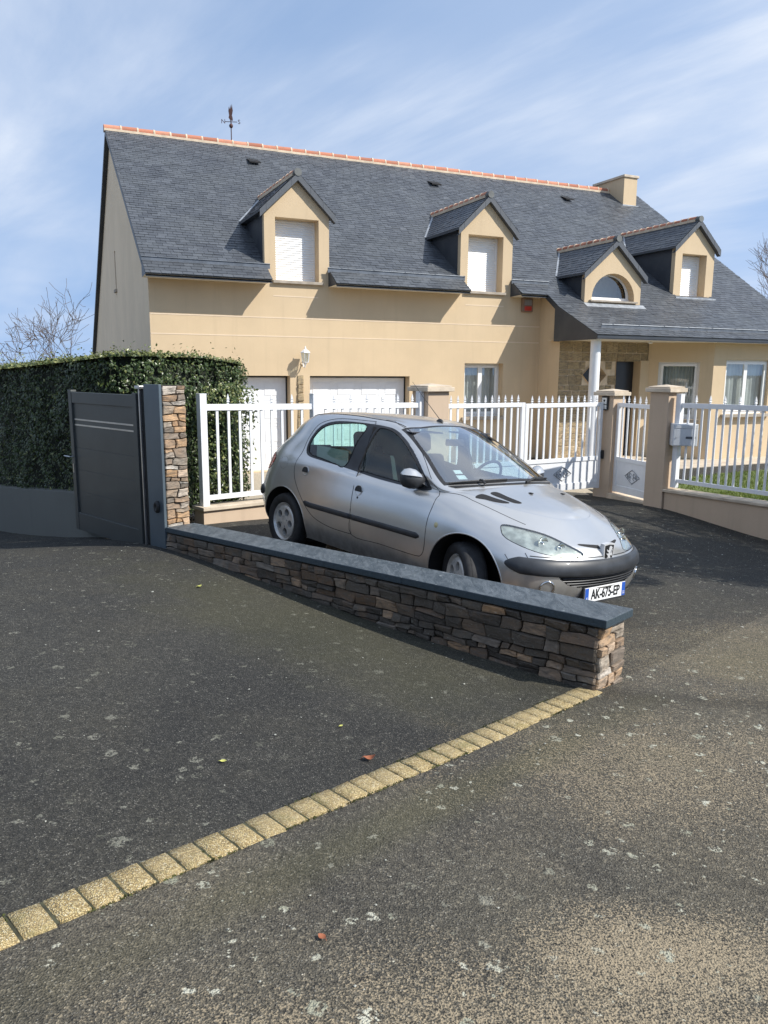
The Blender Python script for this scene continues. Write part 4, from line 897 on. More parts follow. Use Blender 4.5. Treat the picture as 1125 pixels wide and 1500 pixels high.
def hedge():
    m = MB(); core = MB(); n = len(HP); cx = sum(p[0] for p in HP) / n; rnd = random.Random(5)
    # side faces
    def facet(p0, p1, b0, b1, t0, t1, dens):
        p0, p1 = Vector(p0), Vector(p1); d = (p1 - p0); l = d.length; d /= l; out = Vector((d.y, -d.x, 0))
        for _ in range(int(l * ((t0 + t1) / 2 - (b0 + b1) / 2) * dens)):
            u, v = rnd.random(), rnd.random() ** .9; x = p0 + d * l * u; zb, zt = b0 + (b1 - b0) * u, t0 + (t1 - t0) * u; z = zb + (zt - zb) * v
            bul = noise.noise(Vector((x.x * 2.2, x.y * 2.2, z * 2.2))) * .10 + noise.noise(Vector((x.x * 7, x.y * 7, z * 7))) * .05
            top = max(0, (z - zt + .12)) / .12; off = bul + rnd.uniform(-.10, .03) - top * .07
            if noise.noise(Vector((x.x * 5, x.y * 5, z * 5 + 40))) > .33: off -= .10
            pos = Vector((x.x, x.y, z)) + out * off
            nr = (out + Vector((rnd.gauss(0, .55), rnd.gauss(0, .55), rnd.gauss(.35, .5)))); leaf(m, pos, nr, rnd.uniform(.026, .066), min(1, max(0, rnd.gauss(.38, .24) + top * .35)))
        core.quad((p0.x - out.x * .1, p0.y - out.y * .1, b0), (p1.x - out.x * .1, p1.y - out.y * .1, b1), (p1.x - out.x * .1, p1.y - out.y * .1, t1 - .035), (p0.x - out.x * .1, p0.y - out.y * .1, t0 - .035))
    dens = [700, 1500, 2000, 2100, 2100, 2100, 2100, 900, 300, 300, 200, 0]
    for i in range(n):
        j = (i + 1) % n
        if dens[i]: facet(HP[i], HP[j], HB[i], HB[j], HT[i], HT[j], dens[i])
    # top
    tri = tessellate_polygon([[Vector((x, y, 0)) for x, y in HP]])
    for t_ in tri:
        A, B, C = [Vector((*HP[k], HT[k])) for k in t_]; ar = (B - A).cross(C - A).length / 2
        core.add([A - Vector((0, 0, .036)), B - Vector((0, 0, .036)), C - Vector((0, 0, .036))], ((0, 1, 2),))
        for _ in range(int(ar * 1500)):
            u, v = rnd.random(), rnd.random()
            if u + v > 1: u, v = 1 - u, 1 - v
            p = A + (B - A) * u + (C - A) * v; bul = noise.noise(Vector((p.x * 2, p.y * 2, 3))) * .05 + noise.noise(Vector((p.x * 8, p.y * 8, 3))) * .04
            up = abs(rnd.gauss(0, .025)) * (3.2 if rnd.random() < .06 else 1)
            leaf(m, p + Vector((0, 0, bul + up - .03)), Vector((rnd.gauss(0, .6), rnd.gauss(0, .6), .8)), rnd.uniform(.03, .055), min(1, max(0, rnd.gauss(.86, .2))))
    # sprigs reaching through the fence
    for _ in range(900):
        u = rnd.random(); x = -2.16 + .50 * u; y = 9.42 + .50 * u; z = rnd.choice((rnd.uniform(1.5, 1.98), rnd.uniform(.55, 1.9))) ; out = Vector((.68, -.73, 0))
        pos = Vector((x, y, z)) + out * (rnd.uniform(-.12, .12) if z > 1.5 else rnd.uniform(-.14, .02)); leaf(m, pos, out + Vector((rnd.gauss(0, .6), rnd.gauss(0, .6), rnd.gauss(.4, .5))), rnd.uniform(.04, .06), min(1, rnd.gauss(.7, .2)))
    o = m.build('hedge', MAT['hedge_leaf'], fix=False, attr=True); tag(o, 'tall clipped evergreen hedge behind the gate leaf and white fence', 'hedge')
    core.build('branches', MAT['hedge_core'], o)
hedge()

# ------------------------------------------------------------------ white fences, pillars, gates
def spear(m, p, s=1.0):
    m.lathe([(.001, .125 * s), (.006 * s, .11 * s), (.020 * s, .055 * s), (.012 * s, .045 * s), (.024 * s, .028 * s), (.010 * s, .018 * s), (.013 * s, 0)], 4, Matrix.Translation(p) @ Matrix.Rotation(.35, 4, 'Z') @ Matrix.Diagonal((1.15, 1.15, 1, 1)))
def fence(label, A, B, zb, zt, post_z, n_bars, spear_every=2, posts=(0, 1), group=None, first_post_z=None, barw=.034):
    A, B = Vector(A), Vector(B); d = (B - A); l = d.length; d /= l; nrm = Vector((-d.y, d.x)); ang = atan2(d.y, d.x)
    root = empty('white_fence', (A.x, A.y, zb[0] - .1), (0, 0, ang), label, 'fence', group); z0r = zb[0] - .1
    zbf = lambda s: zb[0] + (zb[1] - zb[0]) * s / l - z0r; ztf = lambda s: zt[0] + (zt[1] - zt[0]) * s / l - z0r
    for s in [l * k for k in posts]:
        m = MB(); m.box(s - .045, s + .045, -.045, .045, zbf(s) - .11, post_z - z0r); m.box(s - .048, s + .048, -.048, .048, post_z - z0r + .001, post_z - z0r + .012); m.build('post', MAT['white'], root, bevel=.004)
    m = MB(); m.bar((.045, 0, ztf(0)), (l - .045, 0, ztf(l)), .04, .075); m.build('rail', MAT['white'], root, bevel=.003)
    m = MB(); m.bar((.045, 0, zbf(0)), (l - .045, 0, zbf(l)), .04, .06); m.build('rail', MAT['white'], root, bevel=.003)
    for i in range(n_bars):
        s = .045 + (l - .09) * (i + 1) / (n_bars + 1); m = MB(); m.bar((s, 0, zbf(s) + .03), (s, 0, ztf(s) - .037), barw, .015, up=(0, 1, 0))
        if spear_every and i % spear_every == 1 % spear_every: spear(m, Vector((s, 0, ztf(s) + .038)))
        m.build('baluster', MAT['white'], root)
    return root
FA, FM, FB = Vector((-2.17, 9.25)), Vector((-.94, 10.39)), Vector((.55, 11.77))
lw = MB(); MAT_rw = MAT['render2']
def low_wall(name, label, A, B, zt0, zt1, th=.22, cat='garden wall', ext=0):
    A, B = Vector(A), Vector(B); d = (B - A).normalized(); n = Vector((-d.y, d.x)); l = (B - A).length; root = empty(name, (A.x, A.y, h(A.x, A.y)), (0, 0, atan2(d.y, d.x)), label, cat); z0 = root.location.z
    m = MB(); K = 12; v = []
    for k in range(K + 1):
        s = l * k / K; zt = zt0 + (zt1 - zt0) * k / K - z0; v += [(s, -th / 2, -.6 - z0), (s, -th / 2, zt - .045), (s, th / 2, zt - .045), (s, th / 2, -.6 - z0)]
    m.add(v, [(4 * k + q, 4 * k + (q + 1) % 4, 4 * k + 4 + (q + 1) % 4, 4 * k + 4 + q) for k in range(K) for q in range(4)] + [(0, 1, 2, 3), (4 * K, 4 * K + 1, 4 * K + 2, 4 * K + 3)]); m.build('wall_body', MAT['render2'], root)
    k = max(2, round(l / 1.0)); m = MB()
    for i in range(k):
        a, b = l * i / k - (.02 if i == 0 else -.003), l * (i + 1) / k; za = zt0 + (zt1 - zt0) * a / l - z0 - .0225; zb_ = zt0 + (zt1 - zt0) * b / l - z0 - .0225
        m.bar((a, 0, za), (b, 0, zb_), th + .07, .043)
    m.build('coping', MAT['cream_stone'], root, bevel=.005)
    return root
low_wall('garden_wall', 'low cream garden wall behind the rear of the silver car, under the left fence', FA - Vector((.06, .055)), FB, .53, .46)
fence('white metal fence panel against the hedge, nearest the stone pillar', FA, FM, (.62, .60), (1.71, 1.68), 1.86, 9, posts=(0,), group='white fence panels')
fence('white metal fence panel above the car roof, ending at the first cream pillar', FM, FB, (.60, .58), (1.68, 1.65), 1.84, 12, posts=(0, .985), group='white fence panels')
def pillar(label, x, y, zt, w=.36, ang=0, dz=0, top_lit=False):
    z0 = h(x, y); root = empty('cream_pillar', (x, y, z0), (0, 0, ang), label, 'pillar', 'cream rendered gate pillars'); m = MB()
    H_ = zt - z0; m.box(-w / 2, w / 2, -w / 2, w / 2, -.3, H_ - .10); m.build('shaft', MAT['render2'], root, bevel=.006)
    m = MB(); k = w / 2 + .06; m.box(-k, k, -k, k, H_ - .098, H_ - .035); m.box(-k + .03, k - .03, -k + .03, k - .03, H_ - .034, H_ - .012); m.add([(-k + .04, -k + .04, H_ - .011), (k - .04, -k + .04, H_ - .011), (k - .04, k - .04, H_ - .011), (-k + .04, k - .04, H_ - .011), (0, 0, H_ + .02)], ((0, 1, 4), (1, 2, 4), (2, 3, 4), (3, 0, 4)))
    m.build('cap', MAT['cream_stone'], root, bevel=.008); return root
P1_, P2_, P3_ = Vector((.70, 11.95)), Vector((4.02, 13.85)), Vector((4.47, 12.45))
pillar('cream pillar left of the double gate, its cap seen above the car roof', P1_.x, P1_.y, 1.95, .40, .60)
pillar('cream pillar carrying the intercom, between the double gate and the pedestrian gate', P2_.x, P2_.y, 1.85, .34, -.95)
pillar('cream pillar beside the white mailbox, right of the pedestrian gate', P3_.x, P3_.y, 1.95, .34, -.95)

MAT['orn'] = simple('grey painted scrollwork', (.33, .34, .35), .5)
def ornament(m, cx, cz, y):
    """wrought diamond ornament made of small scrolls"""
    def arc(x, z, r, a0, a1): m.tube([(x + r * cos(a0 + (a1 - a0) * k / 8), y, z + r * sin(a0 + (a1 - a0) * k / 8)) for k in range(9)], .0065, 4)
    for sx in (-1, 1):
        for sz in (-1, 1):
            m.tube([(cx + sx * .20, y, cz), (cx + sx * .10, y, cz + sz * .065), (cx, y, cz + sz * .12)], .007, 4)
            arc(cx + sx * .055, cz + sz * .03, .028, 0, 5.2); arc(cx + sx * .12, cz + sz * .012, .020, 1, 6)
def gate_leaf(name, label, A, B, zt, zmid, zb, nb, group=None, orn=True):
    A, B = Vector(A), Vector(B); d = B - A; l = d.length; ang = atan2(d.y, d.x); root = empty(name, (A.x, A.y, zb), (0, 0, ang), label, 'gate', group); Z = lambda z: z - zb; w = .07
    for s in (w / 2, l - w / 2): m = MB(); m.box(s - w / 2, s + w / 2, -.025, .025, 0, Z(zt) + .035); m.build('stile', MAT['white'], root, bevel=.003)
    for nme, z, hh in (('top_rail', zt, .07), ('middle_rail', zmid, .07), ('bottom_rail', zb + .07, .12)):
        m = MB(); m.box(w, l - w, -.022, .022, Z(z) - hh / 2, Z(z) + hh / 2); m.build(nme, MAT['white'], root, bevel=.003)
    m = MB(); m.box(w, l - w, -.008, .008, Z(zb) + .13, Z(zmid) - .035); m.build('solid_panel', MAT['white'], root)
    if orn:
        m = MB(); ornament(m, l / 2, (Z(zb) + Z(zmid)) / 2 + .03, -.014); m.build('ornament', MAT['orn'], root)
    for i in range(nb):
        s = w + (l - 2 * w) * (i + .5) / nb; m = MB(); m.bar((s, 0, Z(zmid) + .035), (s, 0, Z(zt) - .035), .034, .018, up=(0, 1, 0)); spear(m, Vector((s, 0, Z(zt) + .035)), 1.05); m.build('baluster', MAT['white'], root)
    return root
gd = (P2_ - P1_).normalized(); g0, g1 = P1_ + gd * .24, P2_ - gd * .22; gm = (g0 + g1) / 2 - gd * .07
gate_leaf('gate_leaf', 'left leaf of the white double gate, partly behind the windscreen of the car', g0, gm - gd * .008, 1.62, .66, .16, 11, 'white double gate leaves')
gate_leaf('gate_leaf', 'right leaf of the white double gate, beside the pillar with the intercom', gm + gd * .008, g1, 1.60, .66, .12, 11, 'white double gate leaves')
wd = (P3_ - P2_).normalized(); wo = Vector((wd.y, -wd.x))
w0, w1 = P2_ + wd * .20, P3_ - wd * .19
gate_leaf('pedestrian_gate', 'narrow white pedestrian gate with a scroll ornament on its panel', w0, w1, 1.60, .66, .07, 6)
m = MB(); c = [(p.x, p.y, z) for z in (-.4, .045) for p in (w0 - wo * .16, w1 - wo * .16, w1 + wo * .14, w0 + wo * .14)]; m.add(c, ((0, 1, 2, 3), (4, 5, 6, 7), (0, 1, 5, 4), (1, 2, 6, 5), (2, 3, 7, 6), (3, 0, 4, 7))); o = m.build('threshold', MAT['cream_stone']); o['kind'] = 'structure'
RA = P3_ + Vector((.507, -.862)) * .20; RB = P3_ + Vector((.507, -.862)) * 4.6
low_wall('garden_wall', 'low cream garden wall on the right, between the driveway and the lawn', RA, RB, .33, .40, .24)
fence('white metal fence on the low wall in front of the lawn, beside the mailbox', RA + Vector((.04, -.07)), RB, (.47, .50), (1.655, 1.70), 1.82, 33, posts=(0, 1))
# intercom and lock box on the second pillar, mailbox
nf = Vector((-.862, -.507)); fa = atan2(-.862, .507)                     # outward normal of the shaded pillar faces
q = P2_ + nf * .172; ic = empty('intercom', (q.x, q.y, 1.70), (0, 0, fa), 'small white and black intercom panel on the middle cream pillar', 'intercom')
ic.location = (q.x + .507 * .02, q.y - .862 * .02, 1.62)
m = MB(); m.box(-.075, .075, -.03, .0, -.12, .12); m.build('backplate', MAT['black_rubber'], ic, bevel=.01)
m = MB(); m.box(-.055, .055, -.036, -.031, -.015, .095); m.box(-.055, .055, -.036, -.031, -.10, -.03); m.build('front_panel', MAT['offwhite'], ic)
m = MB(); m.lathe([(.001, .004), (.018, .004), (.020, 0)], 16, Matrix.Translation((0, -.037, .045)) @ RX); m.build('lens', MAT['black_rubber'], ic)
lb = empty('key_box', (q.x, q.y, .72), (0, 0, fa), 'small black box low on the cream pillar below the intercom', 'box')
m = MB(); m.box(-.05, .05, -.05, .0, -.075, .075); m.box(-.035, .035, -.056, -.0505, -.05, .05); m.build('casing', MAT['black_rubber'], lb, bevel=.006)
q = RA + Vector((.507, -.862)) * .10 + nf * .10; mbx = empty('mailbox', (q.x, q.y, 1.205), (0, 0, -.15), 'white letter box fixed to the fence beside the right pillar', 'mailbox')
MAT['mail_white'] = simple('white painted steel box', (.62, .64, .66), .4, var=.04)
m = MB(); m.box(-.05, .32, -.12, .24, -.17, .17); m.build('box_body', MAT['mail_white'], mbx, bevel=.008)
m = MB(); m.box(-.04, .31, -.128, -.1205, -.16, .095); m.build('door', MAT['mail_white'], mbx, bevel=.003); dr = mbx.children[-1]
m = MB(); m.box(-.03, .30, -.130, -.1205, .105, .150); m.build('flap', MAT['mail_white'], mbx, bevel=.002)
m = MB(); m.box(.14, .28, -.132, -.1285, -.055, -.02); m.build('name_plate', MAT['zinc'], dr)
m = MB(); m.lathe([(.001, .004), (.009, .004), (.009, 0)], 12, Matrix.Translation((.0, -.129, -.04)) @ RX); m.build('lock', MAT['steel'], dr)

# ------------------------------------------------------------------ lawn
LP = [RA + Vector((.12, .05)), RB + Vector((.12, .05)), Vector((11.5, 9)), Vector((11.5, 19)), Vector((9.0, 17.6)), Vector((6.6, 16.2)), Vector((5.0, 13.9))]
def inpoly(x, y, P):
    c = False; n = len(P)
    for i in range(n):
        a, b = P[i], P[i - 1]
        if (a[1] > y) != (b[1] > y) and x < (b[0] - a[0]) * (y - a[1]) / (b[1] - a[1]) + a[0]: c = not c
    return c
lawn_z = lambda x, y: max(h(x, y) + .03, .30 - .10 * (y - 11) if y > 11 else .30) if y < 14.2 else max(.0, h(x, y)) + .02
def lawn():
    m = MB(); xs = np.arange(4, 12, .2); ys = np.arange(7.5, 19.5, .2)
    for x in xs:
        for y in ys:
            if inpoly(x + .1, y + .1, LP): m.quad(*[(x + a, y + b, lawn_z(x + a, y + b)) for a, b in ((0, 0), (.2, 0), (.2, .2), (0, .2))])
    o = m.build('lawn', MAT['grass_ground'], smooth=True); o['kind'] = 'structure'
    g = MB(); rnd = random.Random(8)
    for _ in range(30000):
        x, y = rnd.uniform(4.3, 11), rnd.uniform(8, 17)
        if not inpoly(x, y, LP): continue
        z = lawn_z(x, y); a = rnd.uniform(0, 6.28); w = rnd.uniform(.006, .012); hh = rnd.uniform(.03, .07); lx, ly = rnd.gauss(0, .02), rnd.gauss(0, .02)
        g.add([(x - cos(a) * w, y - sin(a) * w, z), (x + cos(a) * w, y + sin(a) * w, z), (x + lx, y + ly, z + hh)], ((0, 1, 2),), rnd.random())
    o = g.build('grass', MAT['grass_blade'], fix=False, attr=True); tag(o, 'short green lawn grass behind the right hand fence', 'grass', kind='stuff')
MAT['grass_blade'] = leaf_mat('grass blade', (.07, .12, .018), (.15, .20, .035), (.30, .33, .09), .6, .3)
lawn()
m = MB(); a = HW(9.3, -2.0, 0); pts = [HW(8.9, -4.4, .012), HW(16.4, -4.4, .012), HW(16.4, -.9, .012), HW(8.9, -.9, .012)]
m.box(8.9, 16.6, -3.0, -.8, -.2, .035); o = m.build('terrace', MAT['cream_stone'], None); o.location = (HX, HY, 0); o.rotation_euler = (0, 0, PSI); o['kind'] = 'structure'

MAT['forecourt'] = simple('pale gravel', (.40, .34, .25), .95, var=.2, nscale=30, bs=.6, bd=.008)
FC = [HW(-.2, -.02, 0), HW(9.0, -.02, 0), HW(9.0, -2.9, 0), Vector((3.75, 14.05, 0)), Vector((.9, 12.25, 0)), Vector((-.7, 10.95, 0)), Vector((-3.2, 12.5, 0)), Vector((-6.2, 15.2, 0))]
fx, fy = list(np.arange(-6.6, 8.01, .15)), list(np.arange(10.8, 20.01, .15))
FP = [(p.x, p.y) for p in FC]
sheet('forecourt', fx, fy, .006, MAT['forecourt'], mask=lambda x, y: inpoly(x, y, FP))
# ------------------------------------------------------------------ silver hatchback: a smooth body surface through hand-placed sections
car = empty('car', (-.418, 8.164, .319), (-.06, .033, -.875), 'silver five door hatchback with black bumper strip, parked behind the low stone wall', 'car')
def paint_mat():
    m, t, b = new_mat('silver car paint'); co = objco(t); n = noise_n(t, co, 3, 4)
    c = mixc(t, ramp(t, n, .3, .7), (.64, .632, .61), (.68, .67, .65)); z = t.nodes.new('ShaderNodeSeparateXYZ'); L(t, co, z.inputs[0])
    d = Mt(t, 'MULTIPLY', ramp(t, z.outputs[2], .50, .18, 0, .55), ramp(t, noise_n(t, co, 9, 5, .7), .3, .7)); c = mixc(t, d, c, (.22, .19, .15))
    L(t, c, b.inputs['Base Color']); b.inputs['Metallic'].default_value = .78; b.inputs['Roughness'].default_value = .30
    b.inputs['Coat Weight'].default_value = .55; b.inputs['Coat Roughness'].default_value = .09
    f = noise_n(t, co, 900, 2); bump(t, b, f, .04, .0006); return m
MAT['paint'] = paint_mat()
MAT['trim'] = simple('grey black plastic trim', (.030, .031, .034), .48, var=.25, nscale=9)
MAT['bumper_strip'] = simple('faded bumper plastic', (.030, .033, .038), .45, var=.30, nscale=7, coat=.1)
MAT['seam'] = simple('panel gap', (.010, .010, .011), .8, var=0)
MAT['wscreen'] = glass_mat('windscreen glass', (.86, .91, .92), .30, .0, 1.2)
MAT['sideglass'] = glass_mat('green side glass', (.66, .86, .82), .01, .0, .9)
MAT['lamp_glass'] = glass_mat('yellowed lamp lens', (.93, .95, .90), .10, .04)
MAT['lamp_in'] = simple('lamp reflector', (.50, .52, .50), .25, .55, var=.3, nscale=16)
MAT['seat'] = simple('dark seat cloth', (.05, .052, .062), .9, var=.2)
MAT['dash'] = simple('dashboard plastic', (.045, .046, .05), .7, var=.15)
MAT['tyre'] = simple('tyre rubber', (.020, .020, .021), .75, var=.3, nscale=20, bs=.3)
MAT['rim'] = simple('dusty alloy', (.62, .61, .58), .38, .45, var=.18, nscale=12)
MAT['red_lamp'] = simple('red lamp lens', (.50, .02, .02), .18, 0, var=.2, coat=.5)
MAT['plate_white'] = simple('number plate white', (.80, .80, .79), .4, var=.03)
MAT['plate_blue_'] = simple('number plate blue', (.02, .09, .42), .4, var=.03)
MAT['ink'] = simple('black ink', (.01, .01, .01), .5, var=0)
MAT['chrome'] = simple('chrome', (.75, .76, .77), .12, 1.0, var=.03); MAT['silver'] = simple('satin silver', (.72, .73, .74), .3, .35, var=.03)
MAT['sticker'] = simple('pale sticker', (.62, .78, .74), .5, var=.05)
ROWS = [
 [(-.50,0,.27),(-.48,.42,.27),(-.42,.68,.26),(-.33,.75,.22),(0,.76,.19),(.45,.745,.19),(.9,.74,.19),(1.35,.74,.19),(1.75,.745,.19),(2.05,.755,.19),(2.40,.76,.18),(2.68,.745,.17),(2.86,.69,.165),(3.0,.58,.165),(3.09,.32,.165),(3.12,0,.165)],
 [(-.58,0,.37),(-.56,.44,.37),(-.49,.71,.36),(-.37,.785,.33),(0,.80,.31),(.45,.788,.30),(.9,.782,.30),(1.35,.782,.30),(1.75,.786,.30),(2.05,.80,.30),(2.40,.805,.30),(2.69,.79,.29),(2.89,.73,.285),(3.04,.61,.28),(3.15,.34,.275),(3.19,0,.275)],
 [(-.635,0,.50),(-.615,.45,.50),(-.54,.73,.50),(-.38,.80,.49),(0,.818,.48),(.45,.812,.47),(.9,.81,.46),(1.35,.81,.46),(1.75,.812,.46),(2.05,.82,.47),(2.40,.824,.48),(2.70,.80,.465),(2.91,.735,.45),(3.06,.61,.44),(3.17,.34,.435),(3.21,0,.435)],
 [(-.615,0,.63),(-.60,.44,.63),(-.52,.72,.63),(-.38,.79,.64),(0,.818,.65),(.45,.822,.64),(.9,.824,.63),(1.35,.824,.63),(1.75,.824,.63),(2.05,.826,.63),(2.40,.822,.64),(2.68,.785,.60),(2.88,.72,.575),(3.03,.59,.56),(3.15,.33,.55),(3.19,0,.545)],
 [(-.57,0,.80),(-.555,.42,.80),(-.48,.69,.80),(-.34,.765,.81),(0,.795,.82),(.45,.805,.80),(.9,.808,.785),(1.35,.808,.775),(1.75,.806,.77),(2.05,.80,.77),(2.38,.785,.765),(2.63,.74,.725),(2.82,.665,.69),(2.97,.53,.655),(3.09,.30,.635),(3.14,0,.63)],
 [(-.54,0,.93),(-.525,.40,.93),(-.45,.65,.93),(-.32,.725,.94),(0,.76,.94),(.45,.776,.925),(.9,.778,.905),(1.35,.772,.895),(1.75,.765,.885),(2.05,.755,.88),(2.34,.715,.855),(2.57,.660,.815),(2.74,.58,.775),(2.88,.45,.735),(3.0,.25,.705),(3.05,0,.695)],
 [(-.52,0,.975),(-.505,.38,.975),(-.43,.615,.98),(-.30,.695,1.0),(0,.725,1.0),(.45,.738,.975),(.9,.738,.945),(1.35,.732,.925),(1.74,.725,.915),(2.06,.715,.905),(2.30,.64,.898),(2.50,.58,.865),(2.66,.50,.83),(2.79,.38,.80),(2.90,.21,.775),(2.94,0,.765)],
 [(-.36,0,1.15),(-.35,.36,1.15),(-.28,.56,1.14),(-.13,.635,1.15),(.1,.655,1.16),(.45,.668,1.155),(.9,.668,1.15),(1.32,.648,1.13),(1.69,.672,1.04),(2.08,.700,.925),(2.29,.56,.928),(2.46,.50,.895),(2.62,.43,.86),(2.74,.32,.835),(2.84,.18,.81),(2.88,0,.80)],
 [(-.25,0,1.28),(-.24,.33,1.28),(-.15,.50,1.285),(.0,.545,1.325),(.17,.56,1.355),(.48,.57,1.375),(.92,.565,1.375),(1.33,.525,1.335),(1.72,.60,1.165),(2.10,.68,.955),(2.30,.45,.948),(2.45,.40,.913),(2.60,.34,.88),(2.72,.26,.855),(2.81,.14,.832),(2.85,0,.825)],
 [(-.20,0,1.325),(-.185,.22,1.325),(-.08,.36,1.355),(.04,.40,1.385),(.22,.40,1.405),(.5,.40,1.42),(.92,.40,1.42),(1.38,.30,1.38),(1.83,.34,1.20),(2.24,.38,.985),(2.33,.25,.968),(2.46,.22,.933),(2.60,.19,.90),(2.71,.14,.872),(2.79,.08,.85),(2.83,0,.84)],
 [(-.18,0,1.335),(-.12,0,1.355),(-.01,0,1.38),(.10,0,1.40),(.27,0,1.42),(.52,0,1.435),(.92,0,1.436),(1.40,0,1.40),(1.87,0,1.225),(2.29,0,1.0),(2.36,0,.975),(2.48,0,.94),(2.60,0,.91),(2.70,0,.88),(2.77,0,.86),(2.81,0,.85)]]
CP = np.array(ROWS, float); CP[2:, 15, 0] += .055; CP[2:, 14, 0] += .055; CP[2:, 13, 0] += .045; CP[2:, 12, 0] += .018; CP[1, 13:, 0] += .03; NR, NC = CP.shape[:2]
uk = np.concatenate([[0], np.cumsum(np.maximum(np.linalg.norm(np.diff(CP[2:6], axis=1), axis=-1).mean(0), .08))])
vk = np.concatenate([[0], np.cumsum(np.linalg.norm(np.diff(CP[:, 3:10], axis=0), axis=-1).mean(1))])
def herm(P, k, ss, m0=None, m1=None):
    """non-uniform C1 spline along axis 0; P (n,...,3), k knots, ss list of (segment,t); m0/m1 mirror signs at the ends"""
    n = len(k); T = np.zeros_like(P)
    for i in range(n):
        if 0 < i < n - 1:
            h0, h1 = k[i] - k[i - 1], k[i + 1] - k[i]; T[i] = ((P[i] - P[i - 1]) / h0 * h1 + (P[i + 1] - P[i]) / h1 * h0) / (h0 + h1)
        elif i == 0: T[i] = (P[1] - P[0]) / (k[1] - k[0]) * (m0 if m0 is not None else 1)
        else: T[i] = (P[i] - P[i - 1]) / (k[i] - k[i - 1]) * (m1 if m1 is not None else 1)
    out = []
    for i, t in ss:
        H = k[i + 1] - k[i]; t2, t3 = t * t, t * t * t
        out.append((2 * t3 - 3 * t2 + 1) * P[i] + (t3 - 2 * t2 + t) * H * T[i] + (-2 * t3 + 3 * t2) * P[i + 1] + (t3 - t2) * H * T[i + 1])
    return np.array(out)
NU, NV = 26, 22
def params(n, sub_): return [(i, j / sub_) for i in range(n - 1) for j in range(sub_)] + [(n - 2, 1.0)]
US, VS = params(NC, NU), params(NR, NV)
ymir = np.array([0, 1.0, 0])                                             # across the centreline only y changes
A1 = herm(np.transpose(CP, (1, 0, 2)), uk, US, ymir, ymir)               # (nu, NR, 3)
A2 = herm(np.transpose(A1, (1, 0, 2)), vk, VS, None, ymir * 1.0)         # (nv, nu, 3)
SURF = np.transpose(A2, (1, 0, 2)).copy(); SURF[0, :, 1] = 0; SURF[-1, :, 1] = 0; SURF[:, -1, 1] = 0; SURF[..., 1] = np.maximum(SURF[..., 1], 0)
nu, nv = SURF.shape[:2]
def S(u, v):
    """point on the half body at column u, row v (fractional control indices)"""
    a, b = min(max(u * NU, 0), nu - 1.001), min(max(v * NV, 0), nv - 1.001); i, j = int(a), int(b); s, t = a - i, b - j
    P = SURF; return Vector((P[i, j] * (1 - s) * (1 - t) + P[i + 1, j] * s * (1 - t) + P[i, j + 1] * (1 - s) * t + P[i + 1, j + 1] * s * t).tolist())
def SN(u, v):
    a = S(u + .04, v) - S(u - .04, v); b = S(u, v + .04) - S(u, v - .04); n = b.cross(a)
    if n.length < 1e-9: n = Vector((0, 0, 1))
    n.normalize(); c = S(u, v) - Vector((1.2, 0, .6)); return n if n.dot(c) > 0 else -n
hv = SURF.reshape(-1, 3); hq = [(i * nv + j, i * nv + j + 1, (i + 1) * nv + j + 1, (i + 1) * nv + j) for i in range(nu - 1) for j in range(nv - 1)]
BVH = BVHTree.FromPolygons([Vector(p) for p in hv.tolist()], hq)
def side(x, z, off=0.0):
    r = BVH.ray_cast(Vector((x, 3, z)), Vector((0, -1, 0)))
    if r[0] is None: r = BVH.find_nearest(Vector((x, .75, z)))
    n = r[1] if r[1].y > 0 else -r[1]; return r[0] + n * off, n
def front(y, z, off=0.0):
    r = BVH.ray_cast(Vector((5, y, z)), Vector((-1, 0, 0)))
    if r[0] is None: r = BVH.find_nearest(Vector((3.1, y, z)))
    n = r[1] if r[1].x > 0 else -r[1]; return r[0] + n * off, n
def topz(x, y, off=0.0):
    r = BVH.ray_cast(Vector((x, y, 3)), Vector((0, 0, -1)))
    if r[0] is None: r = BVH.find_nearest(Vector((x, y, .9)))
    n = r[1] if r[1].z > 0 else -r[1]; return r[0] + n * off, n
def smooth_poly(P, k=5, closed=True):
    out = []; n = len(P)
    for i in range(n if closed else n - 1):
        p0, p1, p2, p3 = [np.array(P[j % n] if closed else P[min(max(j, 0), n - 1)], float) for j in (i - 1, i, i + 1, i + 2)]
        for s in range(k):
            t = s / k; out.append(tuple(.5 * ((2 * p1) + (-p0 + p2) * t + (2 * p0 - 5 * p1 + 4 * p2 - p3) * t * t + (-p0 + 3 * p1 - 3 * p2 + p3) * t ** 3)))
    if not closed: out.append(tuple(P[-1]))
    return out
# outlines in the side view (x, z)
GR = smooth_poly([(.235, 1.045), (.235, 1.13), (.29, 1.225), (.40, 1.29), (.60, 1.328), (.955, 1.345), (.925, 1.20), (.865, .965), (.72, .962), (.50, .985), (.32, 1.0)], 5)
GF = smooth_poly([(1.055, .955), (1.07, 1.1), (1.105, 1.30), (1.16, 1.335), (1.30, 1.315), (1.50, 1.235), (1.72, 1.105), (1.915, .955), (1.90, .925), (1.70, .925), (1.40, .935), (1.15, .948)], 5)
DLO = smooth_poly([(.20, 1.04), (.20, 1.14), (.26, 1.25), (.39, 1.318), (.60, 1.352), (.95, 1.362), (1.18, 1.355), (1.32, 1.332), (1.53, 1.245), (1.75, 1.115), (1.975, .95), (1.965, .905), (1.70, .905), (1.30, .917), (.90, .945), (.50, .967), (.28, .985)], 5)
DF = smooth_poly([(1.045, 1.372), (1.10, .90), (1.105, .60), (1.11, .375), (1.5, .372), (1.95, .375), (2.055, .40), (2.088, .50), (2.095, .70), (2.115, .86), (2.085, .915), (1.80, 1.125), (1.55, 1.275), (1.34, 1.362)], 4)
DF[0:4] = [(1.045, 1.372), (1.06, 1.25), (1.075, 1.1), (1.09, 1.0)]
